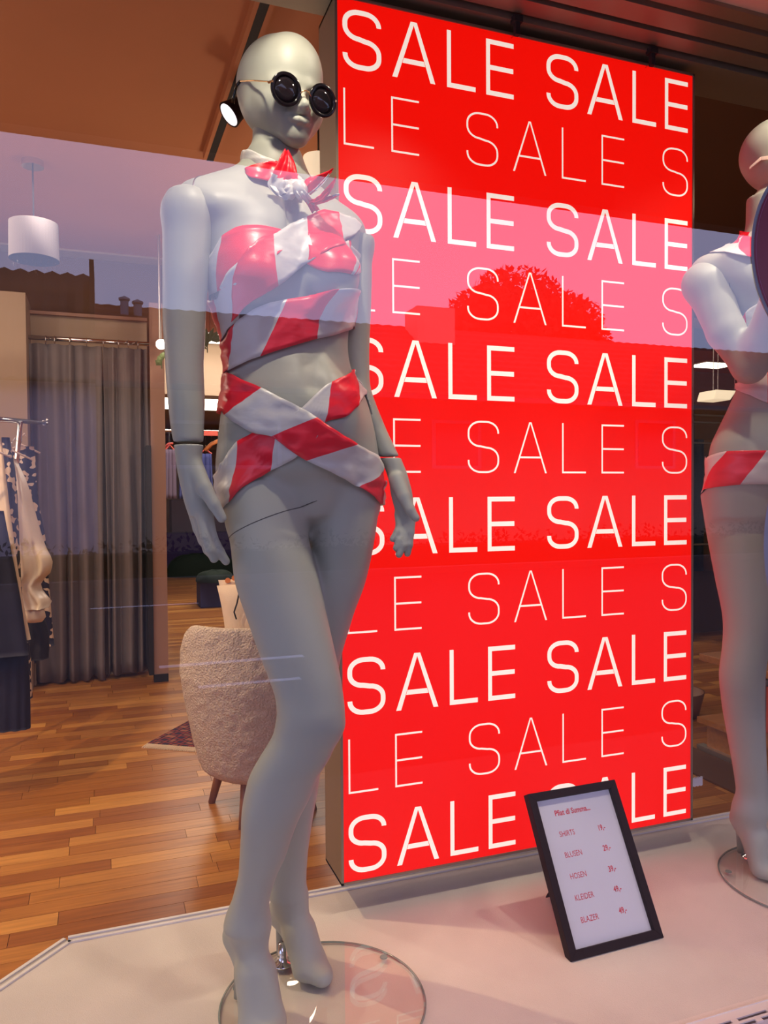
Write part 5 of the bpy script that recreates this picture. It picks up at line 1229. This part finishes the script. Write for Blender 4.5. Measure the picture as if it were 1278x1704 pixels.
far_garment(359, 384, 762, 822, M['denim'], 'dusty mauve garment hanging right of the royal blue one', 2)
far_garment(274, 292, 748, 830, M['denim'], 'mauve garment hanging just right of the brown post', 3)
far_garment(296, 326, 768, 830, M['blue'], 'blue garment hanging left of the near wrist', 4)
for k, (px, py, w, m_, lab) in enumerate(((281, 741, 7, 'redf', 'empty coral hanger beside the brown post'), (352, 742, 11, 'orange', 'empty orange hanger tilted behind the near forearm'))):
    a, b = onY(px-w, py+(3 if k == 0 else 8), 8.6), onY(px+w, py-(3 if k == 0 else 8), 8.6); t = empty('hanger', (a+b)/2); tag(t, lab, 'hanger')
    build('hanger_bar', MB().tube([a, (a+b)/2+np.array([0, 0, .02]), b], .012 if k == 0 else .022, 8), M[m_], t, smooth=True)
    c = (a+b)/2; build('hanger_hook', MB().tube([c, (c[0], 8.6, RZ_+.014)], .005, 6), M['chrome'], t)
HY = onZ(330, 958, FL)[1]
def solid(name, px0, px1, py0, py1, Y, depth, m, label, cat, bev=.01):
    a, b = onY(px0, py0, Y), onY(px1, py1, Y)
    return tag(build(name, MB().box(a[0], b[0], Y, Y+depth, FL, a[2]), M[m], bevel=bev), label, cat)
solid('drawer_unit', 285, 395, 832, 888, HY+.75, .4, 'denim', 'grey-mauve low cabinet behind the near hand', 'cabinet')  # made-up block, its colour stands in for a reflection in the pane
solid('bench', 276, 400, 888, 926, HY+.30, .4, 'purple', 'low deep purple bench behind the fingertips of the near hand', 'bench')
# folded dark clothes on the floor
def heap(name, px0, px1, py0, py1, Y, m, label, seed):
    a, b = onY(px0, py0, Y), onY(px1, py1, Y); nu, nv = 26, 10; G = []
    for i in range(nv+1):
        row_ = []
        for j in range(nu):
            q = 2*PI*j/nu; s = math.cos(i/nv*PI/2)**.5; hx = abs(b[0]-a[0])/2
            row_.append(((a[0]+b[0])/2+hx*s*math.cos(q)*(1+.12*noise.noise(Vector((q, i*.3, seed)))), Y+.25*s*math.sin(q), max(FL, b[2])+(a[2]-max(FL, b[2]))*math.sin(i/nv*PI/2)*(1+.2*noise.noise(Vector((math.cos(q)*2, math.sin(q)*2, seed+i*.2))))))
        G.append(row_)
    return tag(build(name, MB().grid(G, wrap=True), M[m], smooth=True), label, 'clothes')
heap('folded_clothes', 276, 396, 925, 955, HY, 'green', 'heap of very dark green cloth on the floor below the purple bench', 1)
solid('storage_box', 333, 385, 965, 1012, onZ(358, 1011, FL)[1], .35, 'blue', 'dark blue box on the wooden floor behind the armchair', 'box')
heap('folded_clothes', 326, 388, 950, 965, onZ(358, 1011, FL)[1]+.12, 'green', 'dark green cloth lying on the dark blue box', 2)
# two small hanging plants
for k, (px, py, d, lab) in enumerate(((345, 575, 5.5, 'small leafy twig hanging right of the near upper arm'), (269, 600, 4.75, 'small yellow-green leafy plant under the bright bulb'))):
    p = W(px, py, d); t = empty('hanging_plant', p); tag(t, lab, 'plant')
    build('stem', MB().tube([p+np.array([0, 0, -.05]), p, p+np.array([.02, 0, .05])], .004, 6), M['leaf'], t)
    build('hanging_wire', MB().tube([p+np.array([.02, 0, .05]), (p[0]+.02, p[1], CZ)], .0012, 5), M['dark'], t)
    for i in range(7):
        a = (i-2.2)*.42; L_ = .13 if k == 0 else .05; dr = np.array([math.sin(a), -.2, abs(math.cos(a))]); q = p+np.array([0, 0, -.03+.012*i]); sd3 = np.array([math.cos(a), 0, -math.sin(a)])
        mb = MB().add([q, q+dr*L_*.5+sd3*.022, q+dr*L_, q+dr*L_*.5-sd3*.022, q+dr*L_*.5+np.array([0, -.004, 0])], [(0, 1, 4), (1, 2, 4), (2, 3, 4), (3, 0, 4)])
        build('leaf', mb, M['leaf'], t)
p = W(268, 573, 4.7); t = empty('spotlight', p); tag(t, 'very bright round bulb shining beside the top of the brown post', 'lamp')
build('bulb', MB().lathe(p, [(0, -.02), (.022, -.015), (.030, 0), (.022, .015), (0, .02)], 20, axis=(CAM-p)), M['lamp_bright'], t, smooth=True)
build('lamp_housing', MB().lathe(p, [(0, -.10), (.025, -.095), (.034, -.02), (.030, -.01), (.0, -.012)], 24, axis=(CAM-p)), M['alu'], t, smooth=True)
build('lamp_stem', MB().tube([p+np.array([0, .08, 0]), (p[0], p[1]+.08, CZ)], .008, 8), M['alu'], t)

# ---------------------------------------------------------------- right of the lightbox
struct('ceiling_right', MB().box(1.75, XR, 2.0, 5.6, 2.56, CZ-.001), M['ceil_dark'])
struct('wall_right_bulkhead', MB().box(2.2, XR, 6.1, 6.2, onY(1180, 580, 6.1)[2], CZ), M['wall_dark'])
panel_light(1156, 1215, 602, 610, 2.25, 'slim white ceiling light just right of the lightbox')
# pendant box lamp
a, b = onY(1190, 648, 5.2), onY(1222, 666, 5.2); hc_ = ((a[0]+b[0])/2, 5.2, b[2])
t = empty('pendant_lamp', hc_); tag(t, 'glowing cream pendant shade behind the right mannequin elbow', 'lamp')
w_ = (b[0]-a[0])/2; v = [(hc_[0]-w_-.02, 5.2, b[2]), (hc_[0]+w_-.04, 5.2, b[2]), (hc_[0]+w_+.03, 5.2, a[2]), (hc_[0]-w_+.01, 5.2, a[2])]
build('lamp_shade', MB().hexa(v+[(x, y+.2, z) for x, y, z in v]), M['lamp_soft'], t, bevel=.01)
for dx in (-.03, .02): build('lamp_cord', MB().tube([(hc_[0]+dx, 5.3, a[2]), (hc_[0]+dx, 5.3, CZ)], .003, 6), M['alu'], t)
M['lamp_shadeR'] = M['lamp_soft']
# dark shelf rack
rx0, rx1 = onY(1150, 800, 4.9)[0], onY(1300, 800, 4.9)[0]
dk = empty('shelf_rack', ((rx0+rx1)/2, 4.9, FL)); tag(dk, 'dark tall rack with thin metal rails right of the lightbox', 'rack')
for py in (691, 703, 737, 905): z = onY(1170, py, 4.9)[2]; build('rack_rail', MB().box(rx0, rx1, 4.88, 4.90, z-.008, z+.004), M['alu'], dk)
for x in (rx0+.0, rx1+.05): build('rack_upright', MB().box(x-.015, x+.015, 4.88, 5.2, FL, onY(1170, 670, 4.9)[2]), M['dark'], dk)
build('rack_back', MB().box(rx0, rx1, 5.18, 5.2, FL, onY(1170, 672, 4.9)[2]), M['ceil_dark'], dk)
for i in range(6):
    x = rx0+.05+i*(rx1-rx0-.1)/6; zt = onY(1170, 742, 4.9)[2]
    m_ = random.choice(['black_fabric', 'navy', 'black_fabric', 'ceil_dark'])
    nu, nv = 10, 8; G = [[(x+(rx1-rx0)/8*j/nu, 4.98+.03*math.sin(j/nu*2*PI+i), zt+.055-(zt+.055-.35)*k/nv) for j in range(nu+1)] for k in range(nv+1)]
    o = build('hanging_garment', MB().grid(G), M[m_], smooth=True); o.modifiers.new('thickness', 'SOLIDIFY').thickness = .02
    tag(o, ['black', 'navy', 'nearly black', 'dark', 'dim', 'shaded'][i]+' garment, '+['first', 'second', 'third', 'fourth', 'fifth', 'sixth'][i]+' from the left in the shaded rack right of the lightbox', 'garment', 'dark garments right of the lightbox')
# wooden display table with lower shelf, books and a crate; its edges run with the shop
zb_ = .25; q0 = onZ(1163, 1087, zb_); q1_ = onZ(1274, 1116, zb_); X0, Y1, Y0 = q0[0], q0[1], min(q1_[1], q0[1]-.64)
X1 = X0+.75
tb = empty('wooden_table', ((X0+X1)/2, (Y0+Y1)/2, FL)); tag(tb, 'low warm wooden display table behind the right mannequin leg', 'table')
build('tabletop', MB().box(X0, X1, Y0, Y1, zb_-.032, zb_), M['oak'], tb, bevel=.003)
for yy in (Y1-.10, Y0+.03): build('side_panel', MB().box(X0+.12, X1-.1, yy, yy+.025, FL+.16, zb_-.032), M['oak'], tb)
build('shelf', MB().box(X0-.01, X1, Y0, Y1, FL+.135, FL+.16), M['oak'], tb)
build('plinth', MB().box(X0+.03, X1-.02, Y0+.02, Y1-.02, FL, FL+.135), M['oak'], tb)
for i in range(7):
    y_ = Y1-.14-.028*i-.02
    tag(build('book', MB().box(X0+.08, X0+.26, y_, y_+.022, FL+.161, FL+.161+.20+.012*(i % 3)), M['book' if i % 3 else 'redf'], bevel=.0015), '%s upright book on the lower table shelf, %s from the far end' % ('pale' if i % 3 else 'reddish', ['first', 'second', 'third', 'fourth', 'fifth', 'sixth', 'seventh'][i]), 'book', 'books on the wooden table shelf')
tag(build('crate', MB().box(X0+.02, X0+.22, Y1-.50, Y1-.37, FL+.161, FL+.27), M['navy'], bevel=.006), 'dark blue crate on the lower shelf in front of the books', 'crate')
pc_ = onZ(1158, 1200, FL); tag(build('wicker_basket', MB().lathe((pc_[0]-.02, pc_[1]+.15, FL), [(0, 0), (.13, 0), (.16, .13), (.15, .13), (.12, .01)], 28), M['leg_wood'], smooth=True), 'brown basket on the floor left of the wooden table', 'basket')
fa_ = onZ(1165, 1246, FL); fb2_ = onZ(1218, 1270, FL)
tag(build('floor_rail', MB().box(fa_[0]-.02, fa_[0]+.02, fb2_[1]-.2, fa_[1], FL, FL+.025), M['alu']), 'thin grey metal rail lying along the floor before the table', 'rail')
mx_ = onZ(1190, 1306, FL)[0]
tag(build('floor_mat', MB().box(mx_, fa_[0]-.03, 2.0, 3.3, FL, FL+.008), M['ceil_dark']), 'dark brown mat on the wooden floor right of the lightbox', 'mat')

# ================================================================== the street, seen only as reflections in the pane
G0 = -.5
for n_, c_, r_ in (('asphalt', (.028, .028, .03), .9), ('sidewalk', (.10, .095, .09), .9), ('street_white', (.75, .75, .80), .7), ('house_wall', (.62, .60, .74), .85), ('house_wall2', (.45, .40, .30), .85), ('roof_tile', (.13, .025, .015), .8), ('roof_dark', (.035, .03, .035), .7), ('hedge', (.010, .026, .005), .9), ('canopy', (.03, .016, .010), .8), ('canopy_edge', (.30, .25, .22), .7), ('win_dark', (.04, .045, .06), .2), ('pipe', (.25, .28, .36), .5)):
    M[n_] = mat(n_, c_, r_)
struct('ground_street', MB().box(-40, 60, -60, GLASS-.12, G0-.1, G0), M['asphalt'])
struct('ground_sidewalk', MB().box(-30, 30, -1.6, GLASS-.12, G0, G0+.06), M['sidewalk'])
cz_ = mir(172, 228, -1.35)[2]
cn = empty('canopy', (.8, -.1, cz_)); tag(cn, 'dark canopy over the pavement above the shop window', 'canopy')
build('canopy_slab', MB().box(-14, 14, -1.35, GLASS-.1, cz_, cz_+.25), M['canopy'], cn)
ze = mir(172, 226, -1.40)[2]; ze2 = mir(172, 208, -1.5)[2]
build('canopy_edge', MB().box(-14, 14, -1.50, -1.352, ze, ze+.03), M['canopy_edge'], cn)
struct('wall_facade_upper', MB().box(-14, 14, GLASS-.1, GLASS+.3, 2.9, 5), M['sidewalk'])
struct('wall_facade_left', MB().box(-14, XL-.35, GLASS-.1, GLASS+.3, G0, 2.95), M['sidewalk'])
struct('wall_facade_right', MB().box(XR+.35, 14, GLASS-.1, GLASS+.3, G0, 2.95), M['sidewalk'])
# white ground strips added to make light streaks in the pane
for i, (py, w, pa_, pb_) in enumerate(((1000, .04, 150, 330), (1100, .05, 265, 505), (1138, .04, 330, 500))):
    q = None
    d = ray(400, py); t_ = (G0+.002-.99)/d[2]; p = CAM+d*t_; yw = 2*GLASS-p[1]
    tag(build('road_line', MB().box(mir(pa_, py, yw)[0], mir(pb_, py, yw)[0], yw-w, yw+w, G0+.001, G0+.006), M['street_white']), ['white painted road line farthest from the shop', 'white painted road line in the middle of the street', 'white painted road line nearest the shop'][i], 'road marking')
# house opposite
def mz(py, Yw, px=200): return mir(px, py, Yw)[2]
YF = -13.0
hs = empty('house', (0, YF, G0)); tag(hs, 'house across the street reflected in the pane, pale wall under red tiled roof', 'building')
ze_, zw0 = mz(640, YF), mz(886, YF)
xA, xB, xC = mir(-260, 700, YF)[0], mir(160, 700, YF)[0], mir(256, 700, YF)[0]
build('wall', MB().box(xA-8, xB, YF-.3, YF, G0, ze_), M['house_wall'], hs)
build('wall', MB().box(xB, xC, YF-.35, YF-.05, G0, ze_), M['house_wall2'], hs)
build('wall', MB().box(xC, 44, YF-3.3, YF-3.0, G0, mz(600, YF-3)), M['house_wall2'], hs)
zr_ = mz(512, YF-3); zr2 = mz(467, YF-1.5)
def roof(x0, x1, y0, z0, y1, z1, m, name, rowsN, wave, amp=.012):
    nx = int((x1-x0)/wave)*4; nv = rowsN*3; G = []
    for i in range(nv+1):
        s = i/nv; row_ = []
        for j in range(nx+1):
            x = x0+(x1-x0)*j/nx; row_.append((x, y0+(y1-y0)*s, z0+(z1-z0)*s+amp*math.sin(j*PI/2)+.05*(1-((s*rowsN) % 1))))
        G.append(row_)
    o = build(name, MB().grid(G), M[m], hs); return o
roof(xB-.1, 40, YF+.5, ze_-.05, YF-3, zr_, 'roof_tile', 'roof', 12, .30)
roof(xA-8, xB, YF+.4, ze_-.05, YF-1.5, zr2, 'roof_dark', 'roof', 6, .28, .03)
build('gable', MB().box(xB-.08, xB, YF-1.6, YF, ze_, zr2-.05), M['roof_dark'], hs)
build('roof_back', MB().box(xA-8, 40, YF-3.2, YF-3.05, ze_-.1, zr_), M['roof_dark'], hs)
for px in (207, 229):
    p = mir(px, 505, YF-2.6); hgt = mz(493 if px == 207 else 497, YF-2.6)
    build('flue_pipe', MB().lathe((p[0], p[1], zr_-.4), [(0, 0), (.085, 0), (.085, hgt-zr_+.3), (.12, hgt-zr_+.32), (.12, hgt-zr_+.36), (0, hgt-zr_+.42)], 16), M['pipe'], hs)
p = mir(715, 535, YF-2.5); build('chimney', MB().box(p[0]-.5, p[0]+.5, p[1]-.4, p[1]+.4, zr_-.6, mz(517, YF-2.5, 715)), M['house_wall2'], hs)
build('gutter', MB().box(xB, 40, YF+.45, YF+.6, ze_-.12, ze_-.02), M['win_dark'], hs)
for k, px in enumerate((330, 420, 760, 1090)):
    yy = YF if px < 160 else YF-3.0
    p = mir(px, 780, yy); q = mir(px, 700, yy)
    fr1 = build('window', MB().box(p[0]-.7, p[0]+.7, yy-.02, yy+.03, p[2], q[2]), M['house_wall'], hs)
    build('pane', MB().box(p[0]-.6, p[0]+.6, yy+.031, yy+.04, p[2]+.08, q[2]-.08), M['win_dark'], fr1)
# low planting and dark cars are kept as hedges along the far pavement
rnd = random.Random(4)
def foliage(t, c, r, n, m, size, name='foliage'):
    mb = MB()
    for i in range(n):
        a = np.array([rnd.gauss(0, 1) for _ in range(3)]); a /= np.linalg.norm(a); q = np.array(c)+a*np.array(r)*(rnd.random()**.35)
        u1 = np.array([rnd.gauss(0, 1) for _ in range(3)]); u1 /= np.linalg.norm(u1); u2 = np.cross(u1, a); u2 /= np.linalg.norm(u2)+1e-9
        mb.add([q-u1*size, q+u2*size*.5, q+u1*size, q-u2*size*.5], [(0, 1, 2, 3)])
    o = build(name, mb, M[m], t); o['kind'] = 'stuff'; return o
hg = empty('hedge', (0, -11.8, G0)); tag(hg, 'low clipped green hedge along the pavement opposite the shop', 'hedge')
zh = mz(925, -11.6)
build('hedge_core', MB().box(-24, 40, -12.3, -11.7, G0, min(zh, .25)), M['hedge'], hg)
for i in range(12): foliage(hg, (-18+i*3.2, -12, -.1), (1.9, .45, .42), 500, 'hedge', .06)
kb = MB().box(-26, 40, -11.2, -11.0, G0, G0+.12); tag(build('kerb', kb, M['sidewalk']), 'pale kerb stone line in front of the hedge opposite', 'kerb')
# tree behind the house
tp = mir(850, 455, -24); tr = empty('tree', (tp[0], -24, G0)); tag(tr, 'leafy tree rising behind the roof opposite', 'tree')
zt_ = mz(452, -24, 850); R_ = abs(mir(960, 500, -24)[0]-mir(760, 500, -24)[0])/2
build('trunk', MB().tube([(tp[0], -24, G0), (tp[0], -24, zt_-2.5)], [.35, .2], 10), M['leg_wood'], tr)
for dx, dz, rr in ((0, 0, 1.0), (-.55, -.9, .8), (.6, -.9, .85), (0, -1.3, 1.1), (-1.0, -1.7, .7), (1.05, -1.7, .7)):
    foliage(tr, (tp[0]+dx*R_, -24+rnd.random(), zt_-1.25*rr+dz*1.0), (R_*.75*rr, 1.5, 1.25*rr), 1500, 'hedge', .16, 'crown')
